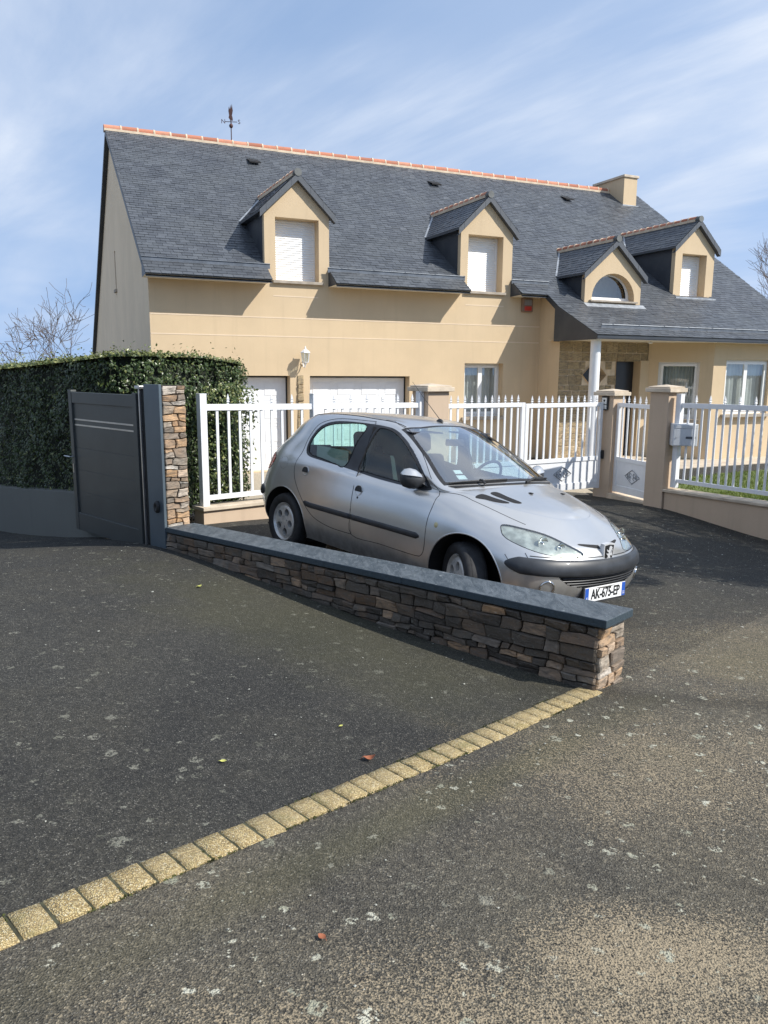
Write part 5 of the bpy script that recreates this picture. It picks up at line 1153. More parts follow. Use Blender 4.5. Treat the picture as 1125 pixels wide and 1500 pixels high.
DR_ = [(1.035, 1.375), (1.10, .90), (1.10, .60), (1.105, .378)] + smooth_poly([(1.105, .378), (.80, .378), (.56, .415), (.42, .485), (.29, .615), (.18, .745), (.135, .86), (.155, 1.0), (.165, 1.15), (.24, 1.28), (.40, 1.345), (.62, 1.375), (1.035, 1.385)], 5, False)
def circ(cx_, cz_, r, n=48): return [(cx_ + r * cos(2 * pi * k / n), cz_ + r * sin(2 * pi * k / n)) for k in range(n)]
ARR = circ(.0, .275, .372); ARF = circ(2.50, .285, .375)
HL = smooth_poly([(.635, .765), (.52, .745), (.42, .715), (.33, .660), (.255, .605), (.33, .585), (.48, .590), (.61, .62), (.69, .675), (.68, .73)], 5)
TLt = smooth_poly([(-.555, .765), (-.53, .85), (-.40, .945), (-.27, .915), (-.30, .835), (-.40, .775)], 5)
LG = smooth_poly([(0, .452), (.30, .455), (.47, .462), (.50, .45), (.40, .385), (.22, .355), (0, .348)], 5, False)
LGp = LG + [(-.05, .348), (-.05, .452)]
def in_np(px, pz, P):
    P = np.array(P); c = np.zeros(px.shape, bool); n = len(P)
    for i in range(n):
        x1, y1 = P[i]; x0, y0 = P[i - 1]; m_ = ((y1 > pz) != (y0 > pz)); 
        if y0 != y1: c ^= m_ & (px < (x0 - x1) * (pz - y1) / (y0 - y1) + x1)
    return c
cen = (SURF[:-1, :-1] + SURF[1:, :-1] + SURF[:-1, 1:] + SURF[1:, 1:]) / 4
du = SURF[1:, :-1] - SURF[:-1, :-1]; dv = SURF[:-1, 1:] - SURF[:-1, :-1]; nrm = np.cross(dv, du); nrm /= np.maximum(np.linalg.norm(nrm, axis=-1, keepdims=True), 1e-9)
X_, Y_, Z_ = cen[..., 0], cen[..., 1], cen[..., 2]; ny = np.abs(nrm[..., 1]); nx_ = np.abs(nrm[..., 0])
ui = (np.arange(nu - 1) + .5) / NU; vi = (np.arange(nv - 1) + .5) / NV; UU, VV = np.meshgrid(ui, vi, indexing='ij')
sideok = (VV < 8.02) & (Y_ > .45)
REG = np.zeros(cen.shape[:2], int)                                       # 0 body
BODY, FDOOR, RDOOR, FRAME, FGL, RGL, WS, WSB, RW, HLR, TLR, LGR, CUT, RWB = range(14)
REG[sideok & in_np(X_, Z_, DF)] = FDOOR; REG[sideok & in_np(X_, Z_, DR_) & (REG == 0)] = RDOOR
dl = sideok & in_np(X_, Z_, DLO); REG[dl] = np.where(X_[dl] > 1.0, FRAME, FRAME)
REG[sideok & in_np(X_, Z_, GF)] = FGL; REG[sideok & in_np(X_, Z_, GR)] = RGL
REG[(Y_ > .5) & in_np(X_, Z_, ARR)] = CUT; REG[(Y_ > .5) & in_np(X_, Z_, ARF)] = CUT
ws = (UU > 7 + 1 / NU) & (UU < 9 - 1 / NU) & (VV > 8 + 2 / NV); REG[ws] = WSB
REG[(UU > 7 + 3 / NU) & (UU < 9 - 4 / NU) & (VV > 8 + 5 / NV)] = WS
rw_ = (UU < 2 - 2 / NU) & (VV > 6 + 1 / NV) & (VV < 8); REG[rw_] = RWB; REG[(UU < 2 - 5 / NU) & (VV > 6 + 3 / NV) & (VV < 8 - 3 / NV)] = RW
REG[(X_ > 2.6) & (VV < 6.4) & in_np(Y_, Z_, HL)] = HLR
REG[(X_ < -.2) & (Y_ > .42) & (VV < 6) & in_np(X_, Z_, TLt)] = TLR
REG[(X_ > 2.9) & in_np(Y_, Z_, LGp)] = LGR
# snap vertices on region borders onto the exact outlines
def snap(regs, P, axes, cond):
    P = np.array(P); Q = np.roll(P, -1, 0); a = np.isin(REG, regs)
    full = np.zeros((nu, nv), int); cnt = np.zeros((nu, nv), int)
    for di in (0, 1):
        for dj in (0, 1): full[di:nu - 1 + di, dj:nv - 1 + dj] += a; cnt[di:nu - 1 + di, dj:nv - 1 + dj] += 1
    bd = (full > 0) & (full < cnt) & cond
    for i, j in zip(*np.nonzero(bd)):
        p = SURF[i, j][axes]; d = Q - P; t = np.clip(((p - P) * d).sum(1) / np.maximum((d * d).sum(1), 1e-12), 0, 1); c = P + d * t[:, None]; e = ((c - p) ** 2).sum(1); k = e.argmin()
        if e[k] < .014 ** 2: SURF[i, j, axes] = c[k]
Ys, Xs, Zs = SURF[..., 1], SURF[..., 0], SURF[..., 2]
snap([FRAME, FGL, RGL], DLO, [0, 2], Ys > .4); snap([FGL], GF, [0, 2], Ys > .4); snap([RGL], GR, [0, 2], Ys > .4); snap([CUT], ARR, [0, 2], (Ys > .45) & (Xs < 1)); snap([CUT], ARF, [0, 2], (Ys > .45) & (Xs > 1.5)); snap([HLR], HL, [1, 2], Xs > 2.5); snap([TLR], TLt, [0, 2], Xs < 0)
SV = SURF.reshape(-1, 3)
def region_mesh(name, regs, mat, parent, sides=(1, -1), off=0.0, smooth=True, solid=0):
    outs = []
    ii, jj = np.nonzero(np.isin(REG, regs)); used = {}; vs = []; fs = []
    for sgn in sides:
        used = {}
        for i, j in zip(ii.tolist(), jj.tolist()):
            q = []
            for a, b in ((i, j), (i, j + 1), (i + 1, j + 1), (i + 1, j)):
                key = a * nv + b
                if key not in used:
                    p = SURF[a, b]; onc = (p[1] < 1e-6)
                    used[key] = len(vs); vs.append((p[0], p[1] * sgn, p[2]))
                q.append(used[key])
            if len(set(q)) > 2: fs.append(tuple(q if sgn > 0 else q[::-1]))
    m = bpy.data.meshes.new(name); m.from_pydata(vs, [], fs); bm = bmesh.new(); bm.from_mesh(m)
    bmesh.ops.remove_doubles(bm, verts=[v for v in bm.verts if abs(v.co.y) < 1e-5], dist=1e-5); bmesh.ops.remove_doubles(bm, verts=bm.verts, dist=2e-6)
    bmesh.ops.recalc_face_normals(bm, faces=bm.faces); 
    if off:
        bm.normal_update(); s_ = 1.0
        for v in bm.verts:
            c = v.co - Vector((1.2, 0, .6)); v.co += v.normal * (off if v.normal.dot(c) > 0 else -off)
    bm.to_mesh(m); bm.free(); m.validate(); m.materials.append(mat); m.polygons.foreach_set('use_smooth', [smooth] * len(m.polygons)); m.update()
    o = bpy.data.objects.new(name, m); COL.objects.link(o); o.parent = parent; return o
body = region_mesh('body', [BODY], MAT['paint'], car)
def curve3(P, fn, sgn): 
    out = []
    for p in P: q = fn(*p); q = q[0] if isinstance(q, tuple) else q; out.append(Vector((q.x, q.y * sgn, q.z)))
    return out
for sgn in (-1, 1):
    fd = region_mesh('door', [FDOOR], MAT['paint'], car, (sgn,)); rd = region_mesh('door', [RDOOR], MAT['paint'], car, (sgn,))
    fr = region_mesh('window_frame', [FRAME], MAT['trim'], car, (sgn,))
    region_mesh('side_window', [FGL], MAT['sideglass'], fd, (sgn,), -.004); region_mesh('side_window', [RGL], MAT['sideglass'], rd, (sgn,), -.004)
    for P, par in ((DF, fd), (DR_, rd)):
        m = MB(); m.tube(curve3(P, lambda x, z: side(x, z, -.0005), sgn), .0032, 5, closed=True); m.build('door_gap', MAT['seam'], par)
    for P, par in ((GF, fd), (GR, rd)):
        m = MB(); m.tube(curve3(P, lambda x, z: side(x, z, -.001), sgn), .0055, 5, closed=True); m.build('window_seal', MAT['seam'], par)
    # arch lips and wells
    for k, (cx_, cz_, r, a0, a1) in enumerate(((0, .275, .372, -.35, pi + .35), (2.50, .285, .375, -.30, pi + .35))):
        m = MB(); P = [(cx_ + r * cos(a0 + (a1 - a0) * i / 40), cz_ + r * sin(a0 + (a1 - a0) * i / 40)) for i in range(41)]
        m.tube(curve3(P, lambda x, z: side(x, z, -.004), sgn), .007, 6); m.build('arch_lip', MAT['paint'], car, smooth=True)
        m = MB(); pts = []
        for i in range(41):
            x, z = P[i]; y = side(x, z)[0].y - .012; x2, z2 = cx_ + (x - cx_) * 1.04, cz_ + (z - cz_) * 1.04; pts += [(x, y * sgn, z), (x2, .50 * sgn, z2)]
        m.add(pts, [(2 * i, 2 * i + 1, 2 * i + 3, 2 * i + 2) for i in range(40)]); m.add([(cx_, .5 * sgn, cz_)] + [(cx_ + r * 1.05 * cos(2 * pi * i / 30), .5 * sgn, cz_ + r * 1.05 * sin(2 * pi * i / 30)) for i in range(30)], [(0, i + 1, (i + 1) % 30 + 1) for i in range(30)])
        m.build('wheel_well', MAT['seam'], car)
    # side moulding, one piece per door
    for x0, x1, par in ((.355, 1.092, rd), (1.112, 2.02, fd)):
        m = MB(); K = 24; ring = []; T_ = 9
        for i in range(K + 1):
            x = x0 + (x1 - x0) * i / K; zc = .538 + (x - 1.1) * .006 + (.012 if x < .45 else 0) * (1 - (x - .35) / .1 if x < .45 else 0); e = 1.0
            if x0 < 1: e = min(1, sqrt(max(0, (x - x0) / .03 + .15)))
            if x1 > 1.2: e = min(1, sqrt(max(0, (x1 - x) / .03 + .15)))
            for j in range(T_):
                a = pi * j / (T_ - 1); z = zc - .026 * e * cos(a); p, n = side(x, z, -.003 + .016 * sin(a) ** .6 * e); ring.append((p.x, p.y * sgn, p.z))
        m.add(ring, [(i * T_ + j, i * T_ + j + 1, (i + 1) * T_ + j + 1, (i + 1) * T_ + j) for i in range(K) for j in range(T_ - 1)] + [tuple(range(T_)), tuple(range(K * T_, K * T_ + T_))]); m.build('side_moulding', MAT['trim'], par, smooth=True)
    # handles: round black cup with silver lower half
    for x, z, par in ((1.185, .79, fd), (.335, .845, rd)):
        p, n = side(x, z); n = Vector((n.x, n.y * sgn, n.z)); p = Vector((p.x, p.y * sgn, p.z)); q = n.to_track_quat('Z', 'Y').to_matrix().to_4x4(); T = Matrix.Translation(p) @ q
        m = MB(); m.lathe([(.046, -.001), (.048, .003), (.043, .003), (.034, -.0), (.001, -.0)], 28, T); m.build('handle', MAT['paint'], par, smooth=True)
        m = MB(); up = Vector((0, 0, 1)); up = (up - n * up.dot(n)).normalized(); rt = up.cross(n)
        arcp = [p + n * .006 + rt * (.041 * cos(a)) + up * (.041 * sin(a) - .002) for a in [pi * (-.08 + 1.16 * i / 16) for i in range(17)]]
        arcq = [v_ + n * .008 for v_ in arcp]; m.add(arcp + arcq, [tuple(range(17)), tuple(range(17, 34))[::-1]] + [(i, (i + 1) % 17, (i + 1) % 17 + 17, i + 17) for i in range(17)]); m.build('handle_grip', MAT['black_rubber'], par)
    p, n = side(1.185, .725); m = MB(); n = Vector((n.x, n.y * sgn, n.z)); m.lathe([(.001, .003), (.010, .003), (.011, 0)], 12, Matrix.Translation((p.x, p.y * sgn, p.z)) @ n.to_track_quat('Z', 'Y').to_matrix().to_4x4()); m.build('lock', MAT['trim'], fd)
    p, n = side(2.20, .672); n = Vector((n.x, n.y * sgn, n.z)); m = MB(); m.lathe([(.001, .008), (.016, .006), (.022, 0)], 16, Matrix.Translation((p.x, p.y * sgn, p.z)) @ n.to_track_quat('Z', 'Y').to_matrix().to_4x4() @ Matrix.Diagonal((1.35 if False else 1, 1, 1, 1)))
    MAT.setdefault('amber', simple('faded amber lens', (.55, .47, .25), .3)); m.build('side_indicator', MAT['amber'], car, smooth=True)
    # headlight: reflector bowl behind a clear lens
    hl = region_mesh('headlight', [HLR], MAT['lamp_glass'], car, (sgn,), .002); region_mesh('reflector', [HLR], MAT['lamp_in'], hl, (sgn,), -.010)
    for yy, zz_, rr in ((.50, .668, .050), (.40, .640, .040)):
        m = MB(); c, n = front(yy, zz_); n2 = Vector((1, .12 * sgn, .05)).normalized(); c = Vector((c.x - .026, c.y * sgn, c.z)); m.lathe([(rr, .018), (rr * .94, .010), (rr * .5, -.004), (.012, -.012), (.011, .016), (.001, .02)], 20, Matrix.Translation(c) @ n2.to_track_quat('Z', 'Y').to_matrix().to_4x4()); m.build('bulb_bowl', MAT['chrome'], hl, smooth=True)
    m = MB(); m.tube(curve3(HL, lambda y, z: front(y, z, -.001), sgn), .0035, 5, closed=True); m.build('lamp_gap', MAT['seam'], hl)
    tl = region_mesh('taillight', [TLR], MAT['red_lamp'], car, (sgn,), .004)
    # fog lamp
    p, n = front(.565, .365); n = Vector((n.x, n.y * sgn, n.z)); T = Matrix.Translation((p.x, p.y * sgn, p.z)) @ n.to_track_quat('Z', 'Y').to_matrix().to_4x4()
    m = MB(); m.lathe([(.058, 0), (.058, .006), (.048, .006), (.044, -.004), (.001, -.006)], 24, T); m.build('fog_lamp', MAT['chrome'], car, smooth=True)
    # bonnet edge, bumper joint
    m = MB(); m.tube([Vector((q.x, q.y * sgn, q.z)) for q in [S(9.15 + 3.35 * i / 40, 6.25 - .95 * (i / 40) ** 1.3) + SN(9.15 + 3.35 * i / 40, 6.25 - .95 * (i / 40) ** 1.3) * -.0005 for i in range(41)]], .003, 5); m.build('bonnet_gap', MAT['seam'], car)
    m = MB(); m.tube(curve3([(2.855, .575 + 0), (2.87, .56), (2.885, .545)], lambda x, z: side(x, z, 0), sgn), .003, 5); m.tube(curve3([(.655, .60), (.655, .575), (.66, .545)], lambda y, z: front(y, z, 0), sgn), .003, 5); m.build('bumper_gap', MAT['seam'], car)
    # mirror
    mr = MB(); K = 14
    base, n = side(1.90, .955)
    prof = [(0, .034), (.06, .058), (.13, .086), (.20, .091), (.262, .078), (.296, .048), (.304, .012)]
    secs = []
    for d, r in prof:
        cx_ = 1.895 - d * .30; cy_ = base.y - .01 + d * .62; cz_ = .965 + .022 * sin(d * 6)
        secs.append([Vector((cx_ + r * .72 * cos(2 * pi * i / K) , (cy_ + r * .42 * cos(2 * pi * i / K) * .6) * sgn, cz_ + r * .90 * sin(2 * pi * i / K))) for i in range(K)])
    vs = [p for s_ in secs for p in s_]; mr.add(vs, [(a * K + b, a * K + (b + 1) % K, (a + 1) * K + (b + 1) % K, (a + 1) * K + b) for a in range(len(secs) - 1) for b in range(K)] + [tuple(range(K)), tuple(range((len(secs) - 1) * K, len(secs) * K))[::-1]])
    mo = mr.build('wing_mirror', MAT['trim'], car, smooth=True)
    cp = MB(); secs2 = [[p + Vector((.001, .001 * sgn, .003)) for p in s_[0:K // 2 + 1]] for s_ in secs[1:]]; kk = K // 2 + 1
    for s_, (d, r) in zip(secs2, prof[1:]):
        cc = Vector((1.895 - d * .30, (base.y - .01 + d * .62) * sgn, .965 + .022 * sin(d * 6)))
        for i in range(kk): s_[i] = cc + (s_[i] - cc) * 1.045; s_[i].z = max(s_[i].z, cc.z + .034)
    cp.add([p for s_ in secs2 for p in s_], [(a * kk + b, a * kk + b + 1, (a + 1) * kk + b + 1, (a + 1) * kk + b) for a in range(len(secs2) - 1) for b in range(kk - 1)] + [tuple(range((len(secs2) - 1) * kk, len(secs2) * kk))]); cp.build('mirror_shell', MAT['paint'], mo, smooth=True)
    m = MB(); q0 = side(1.96, .93)[0]; q1 = side(1.80, .935)[0]; q2 = side(1.86, 1.03)[0]; m.add([Vector((q.x, (q.y + .008) * sgn, q.z)) for q in (q0, q1, q2)] + [Vector((1.885, (q2.y + .07) * sgn, .975))], ((0, 1, 2), (0, 1, 3), (1, 2, 3), (2, 0, 3))); m.build('mirror_foot', MAT['trim'], mo)
# glass front and rear
wsc = region_mesh('windscreen', [WS], MAT['wscreen'], car); region_mesh('screen_border', [WSB], MAT['black_rubber'], wsc)
rwd = region_mesh('rear_window', [RW], MAT['sideglass'], car); region_mesh('screen_border', [RWB], MAT['black_rubber'], rwd)
region_mesh('lower_grille', [LGR], MAT['seam'], car, (1, -1), -.012); lg = car.children[-1]
for z in (.375, .395, .415, .435):
    w = .38 if z < .38 else (.42 if z < .40 else .46); m = MB(); P = [(w * i / 24, z) for i in range(25)]; r = curve3(P, lambda y, z: front(y, z, -.004), 1); l = curve3(P[1:], lambda y, z: front(y, z, -.004), -1)[::-1]; m.tube(l + r, .0045, 5); m.build('slat', MAT['trim'], car.children[-1] if False else [o for o in bpy.data.objects if o.name == 'lower_grille'][0])
# wide bumper strip wrapping round the nose
def strip_pt(y_or_x, t): pass
m = MB(); ring = []; T_ = 11; pathp = []
for i in range(0, 34): pathp.append(('s', 2.80 + (2.93 - 2.80) * i / 33))
ang_pts = []
for i in range(61):
    u = 11.75 + (15 - 11.75) * i / 60; ang_pts.append(u)
def v_at_z(u, z):
    lo, hi = .5, 4.8
    for _ in range(30):
        mid = (lo + hi) / 2
        if S(u, mid).z < z: lo = mid
        else: hi = mid
    return lo
cols = []
for u in ang_pts:
    f = (u - 11.75) / (15 - 11.75); e = min(1, sqrt(max(0.02, f / .16))); zc = .515 - .012 * f; hh = .060 * e; col = []
    for j in range(T_):
        a = pi * j / (T_ - 1); z = zc - hh * cos(a); v = v_at_z(u, z); p = S(u, v) + SN(u, v) * (-.004 + .030 * (sin(a) ** .55) * e); col.append(p)
    cols.append(col)
allc = [[Vector((p.x, p.y, p.z)) for p in c] for c in cols] + [[Vector((p.x, -p.y, p.z)) for p in c] for c in cols[:-1][::-1]]
m.add([p for c in allc for p in c], [(i * T_ + j, i * T_ + j + 1, (i + 1) * T_ + j + 1, (i + 1) * T_ + j) for i in range(len(allc) - 1) for j in range(T_ - 1)]); m.build('bumper_strip', MAT['bumper_strip'], car, smooth=True)
def nose_tube(P, r, name, mat, off=0.0, parent=car, n=5, both=True):
    m = MB(); a = curve3(P, lambda y, z: front(y, z, off), 1); b = curve3(P, lambda y, z: front(y, z, off), -1)
    if both: m.tube(a, r, n); m.tube(b, r, n)
    else: m.tube(b[::-1][:-1] + a, r, n)
    return m.build(name, mat, parent)
nose_tube([(.0 + .64 * i / 30, .580 + .004 * (i / 30) ** 2) for i in range(31)], .004, 'bumper_gap', MAT['seam'], both=False)
def slot(y0, y1):                                                        # dark air slot each side of the badge
    for sgn in (1, -1):
        m = MB(); K = 20; vs = []
        for i in range(K + 1):
            f = i / K; y = y0 + (y1 - y0) * f; zc = .640 + .022 * f; hh = .010 * (1 - f) ** .5 + .002
            for z in (zc - hh, zc + hh): p, n = front(y, z, .0015); vs.append((p.x, p.y * sgn, p.z))
        m.add(vs, [(2 * i, 2 * i + 1, 2 * i + 3, 2 * i + 2) for i in range(K)]); m.build('air_slot', MAT['seam'], car)
slot(.05, .245)
# shield badge with a standing lion
p, n = front(0.0, .600); bt = Matrix.Translation(p + Vector((.012, 0, 0))) @ Matrix(((0, 0, 1, 0), (1, 0, 0, 0), (0, 1, 0, 0), (0, 0, 0, 1)))
bd = MB(); BS = 1.28
sh = [(x_ * BS, y_ * BS) for x_, y_ in [(-.052, .056), (0, .062), (.052, .056), (.047, -.02), (.030, -.056), (0, -.062), (-.030, -.056), (-.047, -.02)]]
bd.prism(sh, lambda x, y, d: bt @ Vector((x, y, d)), -.03, .004); badge = bd.build('badge', MAT['silver'], car)
b2 = MB(); b2.prism([(x * .84, y * .85) for x, y in sh], lambda x, y, d: bt @ Vector((x, y, d)), .0045, .0060); b2.build('badge_field', MAT['ink'], badge)
lion = [(-.020, .040), (-.010, .045), (.000, .041), (.006, .030), (.004, .020), (.014, .018), (.026, .026), (.028, .021), (.016, .010), (.006, .008), (.006, .000), (.016, -.002), (.026, .004), (.027, -.002), (.014, -.011), (.010, -.020), (.018, -.030), (.016, -.040), (.010, -.040), (.009, -.032), (.000, -.024), (-.008, -.030), (-.008, -.042), (-.016, -.042), (-.014, -.026), (-.010, -.014), (-.018, -.010), (-.026, -.016), (-.030, -.006), (-.026, .010), (-.031, .022), (-.026, .024), (-.021, .010), (-.019, -.002), (-.012, .004), (-.016, .016), (-.024, .026), (-.026, .034)]
b3 = MB(); b3.prism([(-x * BS, y * BS) for x, y in lion], lambda x, y, d: bt @ Vector((x, y, d)), .0065, .0095); b3.build('lion_emblem', MAT['silver'], badge)
# number plate
pc, n = front(0.0, .295); pt = Matrix.Translation(Vector((pc.x + .018, .0, .302))) @ Matrix(((0, 0, 1, 0), (1, 0, 0, 0), (0, 1, 0, 0), (0, 0, 0, 1))) @ Matrix.Rotation(-.06, 4, 'X')
m = MB(); m.box(-.26, .26, -.055, .055, -.006, .0, m=pt); np_ = m.build('number_plate', MAT['plate_white'], car, bevel=.002)
for x0, x1 in ((-.258, -.215), (.215, .258)): m = MB(); m.box(x0, x1, -.052, .052, .0006, .0016, m=pt); m.build('blue_band', MAT['plate_blue_'], np_)
text_mesh('lettering', 'AK-675-EP', .105, MAT['ink'], np_, pt @ Matrix.Translation((0, -.003, .0022)), .0004, .78, .0022)
text_mesh('lettering', 'F', .035, MAT['plate_white'], np_, pt @ Matrix.Translation((-.237, -.030, .0024)), .0003); text_mesh('lettering', '22', .03, MAT['plate_white'], np_, pt @ Matrix.Translation((.237, -.028, .0024)), .0003)
m = MB(); m.box(-.27, .27, -.07, .06, -.06, -.007, m=pt); m.build('plate_holder', MAT['trim'], car)
# lower lip, sills, floor
m = MB(); lip = [S(12.4 + 2.6 * i / 30, .35) for i in range(31)]; lip = [Vector((q.x + .004, q.y, q.z)) for q in lip]; m.tube([Vector((q.x, -q.y, q.z)) for q in lip[:-1]] + lip[::-1], .012, 6); m.build('front_lip', MAT['trim'], car)
m = MB(); m.box(-.42, 3.0, -.72, .72, .185, .20); m.build('underfloor', MAT['seam'], car)
# bonnet vents, washer nozzles, wipers, antenna
for (a, b, c, d) in (((2.365, -.578), (2.352, -.490), (2.555, -.392), (2.53, -.455)), ((2.372, -.415), (2.378, -.345), (2.60, -.298), (2.575, -.355))):
    m = MB(); P = smooth_poly([a, ((a[0] + d[0]) / 2, (a[1] + d[1]) / 2 - .004), d, c, ((b[0] + c[0]) / 2, (b[1] + c[1]) / 2 + .004), b], 5)
    K = len(P); cc = [sum(p[0] for p in P) / K, sum(p[1] for p in P) / K]; vs = []; rings = 6
    for r in range(rings + 1):
        for p in P: q, n = topz(cc[0] + (p[0] - cc[0]) * r / rings, cc[1] + (p[1] - cc[1]) * r / rings if False else -abs(cc[1] + (p[1] - cc[1]) * r / rings)) if False else topz(cc[0] + (p[0] - cc[0]) * r / rings, abs(cc[1] + (p[1] - cc[1]) * r / rings)); vs.append((q.x, -q.y, q.z + .0025))
    m.add(vs, [(r * K + k, r * K + (k + 1) % K, (r + 1) * K + (k + 1) % K, (r + 1) * K + k) for r in range(rings) for k in range(K)]); m.build('bonnet_vent', MAT['seam'], car, fix=False)
for x, y in ((2.49, -.06), (2.46, .40)):
    q, n = topz(x, abs(y)); m = MB(); m.box(-.018, .018, -.012, .012, 0, .010, m=Matrix.Translation((q.x, math.copysign(q.y, y), q.z))); m.build('washer_nozzle', MAT['black_rubber'], car, bevel=.003)
m = MB()                                                                 # black cowl
cw = [(S(9.02 + .0, 8.15 + 1.85 * i / 30), S(9.55, 8.15 + 1.85 * i / 30)) for i in range(31)]
ptsL = []
for sgn in (-1, 1):
    vs = []
    for a, b in cw: vs += [(a.x, a.y * sgn, a.z + .004), (a.x * .55 + b.x * .45, (a.y * .6 + b.y * .4) * sgn, a.z * .55 + b.z * .45 + .006)]
    m.add(vs, [(2 * i, 2 * i + 1, 2 * i + 3, 2 * i + 2) for i in range(30)])
m.build('cowl', MAT['black_rubber'], car)
def wpt(u, v, sgn, off): p, n = S(u, v), SN(u, v); q = p + n * off; return Vector((q.x, q.y * sgn, q.z))
for pa, pb, piv in (((8.93, 9.55, 1), (8.88, 8.3, 1), (9.1, 9.8, 1)), ((8.93, 8.25, -1), (8.90, 9.70, -1), (9.1, 9.0, -1))):
    m = MB(); a, b = wpt(pa[0], pa[1], pa[2], .022), wpt(pb[0], pb[1], pb[2], .022)
    K = 16; bl = [wpt(pa[0] + (pb[0] - pa[0]) * k / K, pa[1] + (pb[1] - pa[1]) * k / K, pa[2], .014 + .010 * sin(pi * k / K)) for k in range(K + 1)]
    bl2 = [q + Vector((0, 0, -.008)) for q in bl]; m.tube(bl, .006, 5); m.tube([wpt(pa[0] + (pb[0] - pa[0]) * k / K, pa[1] + (pb[1] - pa[1]) * k / K, pa[2], .006) for k in range(K + 1)], .0055, 4)
    pv = wpt(*piv, .02); m.tube([pv, (pv + bl[K // 2]) / 2 + Vector((0, 0, .018)), bl[K // 2] + Vector((0, 0, .008))], [.011, .009, .007], 6); m.build('wiper', MAT['black_rubber'], car)
q, n = topz(1.30, 0.0); m = MB(); m.lathe([(.030, 0), (.026, .012), (.012, .026), (.001, .028)], 16, Matrix.Translation(q + Vector((0, 0, 0))) @ Matrix.Diagonal((1.5, .8, 1, 1))); ab = m.build('antenna', MAT['black_rubber'], car, smooth=True)
m = MB(); m.tube([q + Vector((0, 0, .02)), q + Vector((-.25, 0, .21)), q + Vector((-.42, 0, .345))], [.0035, .0026, .0018], 5); m.build('rod', MAT['trim'], ab)
# roof gutters
for sgn in (-1, 1):
    m = MB(); m.tube([wpt(2.8 + 4.2 * k / 50, 8.35, sgn, .000) for k in range(51)], .0045, 5); m.build('roof_trim', MAT['seam'], car)
# fuel flap ring, bumper block at the rear
m = MB(); m.tube(curve3([( -.08 + .07 * cos(a), .875 + .06 * sin(a)) for a in [2 * pi * k / 30 for k in range(30)]], lambda x, z: side(x, z, -.001), -1), .0016, 4, closed=True); m.build('fuel_flap', MAT['seam'], car)
for sgn in (-1, 1):
    m = MB(); cols = []
    for i in range(41):
        u = 2.95 - 2.95 * i / 40; e = min(1, sqrt(max(.02, i / 6))); hh = .05 * e; col = []
        for j in range(9):
            a = pi * j / 8; v = v_at_z(u, .545 - hh * cos(a)); p = S(u, v) + SN(u, v) * (-.004 + .026 * sin(a) ** .55 * e); col.append(Vector((p.x, p.y * sgn, p.z)))
        cols.append(col)
    m.add([p for c in cols for p in c], [(i * 9 + j, i * 9 + j + 1, (i + 1) * 9 + j + 1, (i + 1) * 9 + j) for i in range(40) for j in range(8)]); m.build('bumper_strip', MAT['bumper_strip'], car, smooth=True)
# stickers low on the windscreen
for v0, v1, u0, u1 in ((8.62, 8.80, 8.50, 8.60), (8.60, 8.80, 8.64, 8.76)):
    m = MB(); K = 6; vs = [wpt(u0 + (u1 - u0) * i / K, v0 + (v1 - v0) * j / K, -1, -.006) for i in range(K + 1) for j in range(K + 1)]
    m.add(vs, [(i * 7 + j, i * 7 + j + 1, (i + 1) * 7 + j + 1, (i + 1) * 7 + j) for i in range(K) for j in range(K)]); m.build('sticker', MAT['sticker'], wsc)

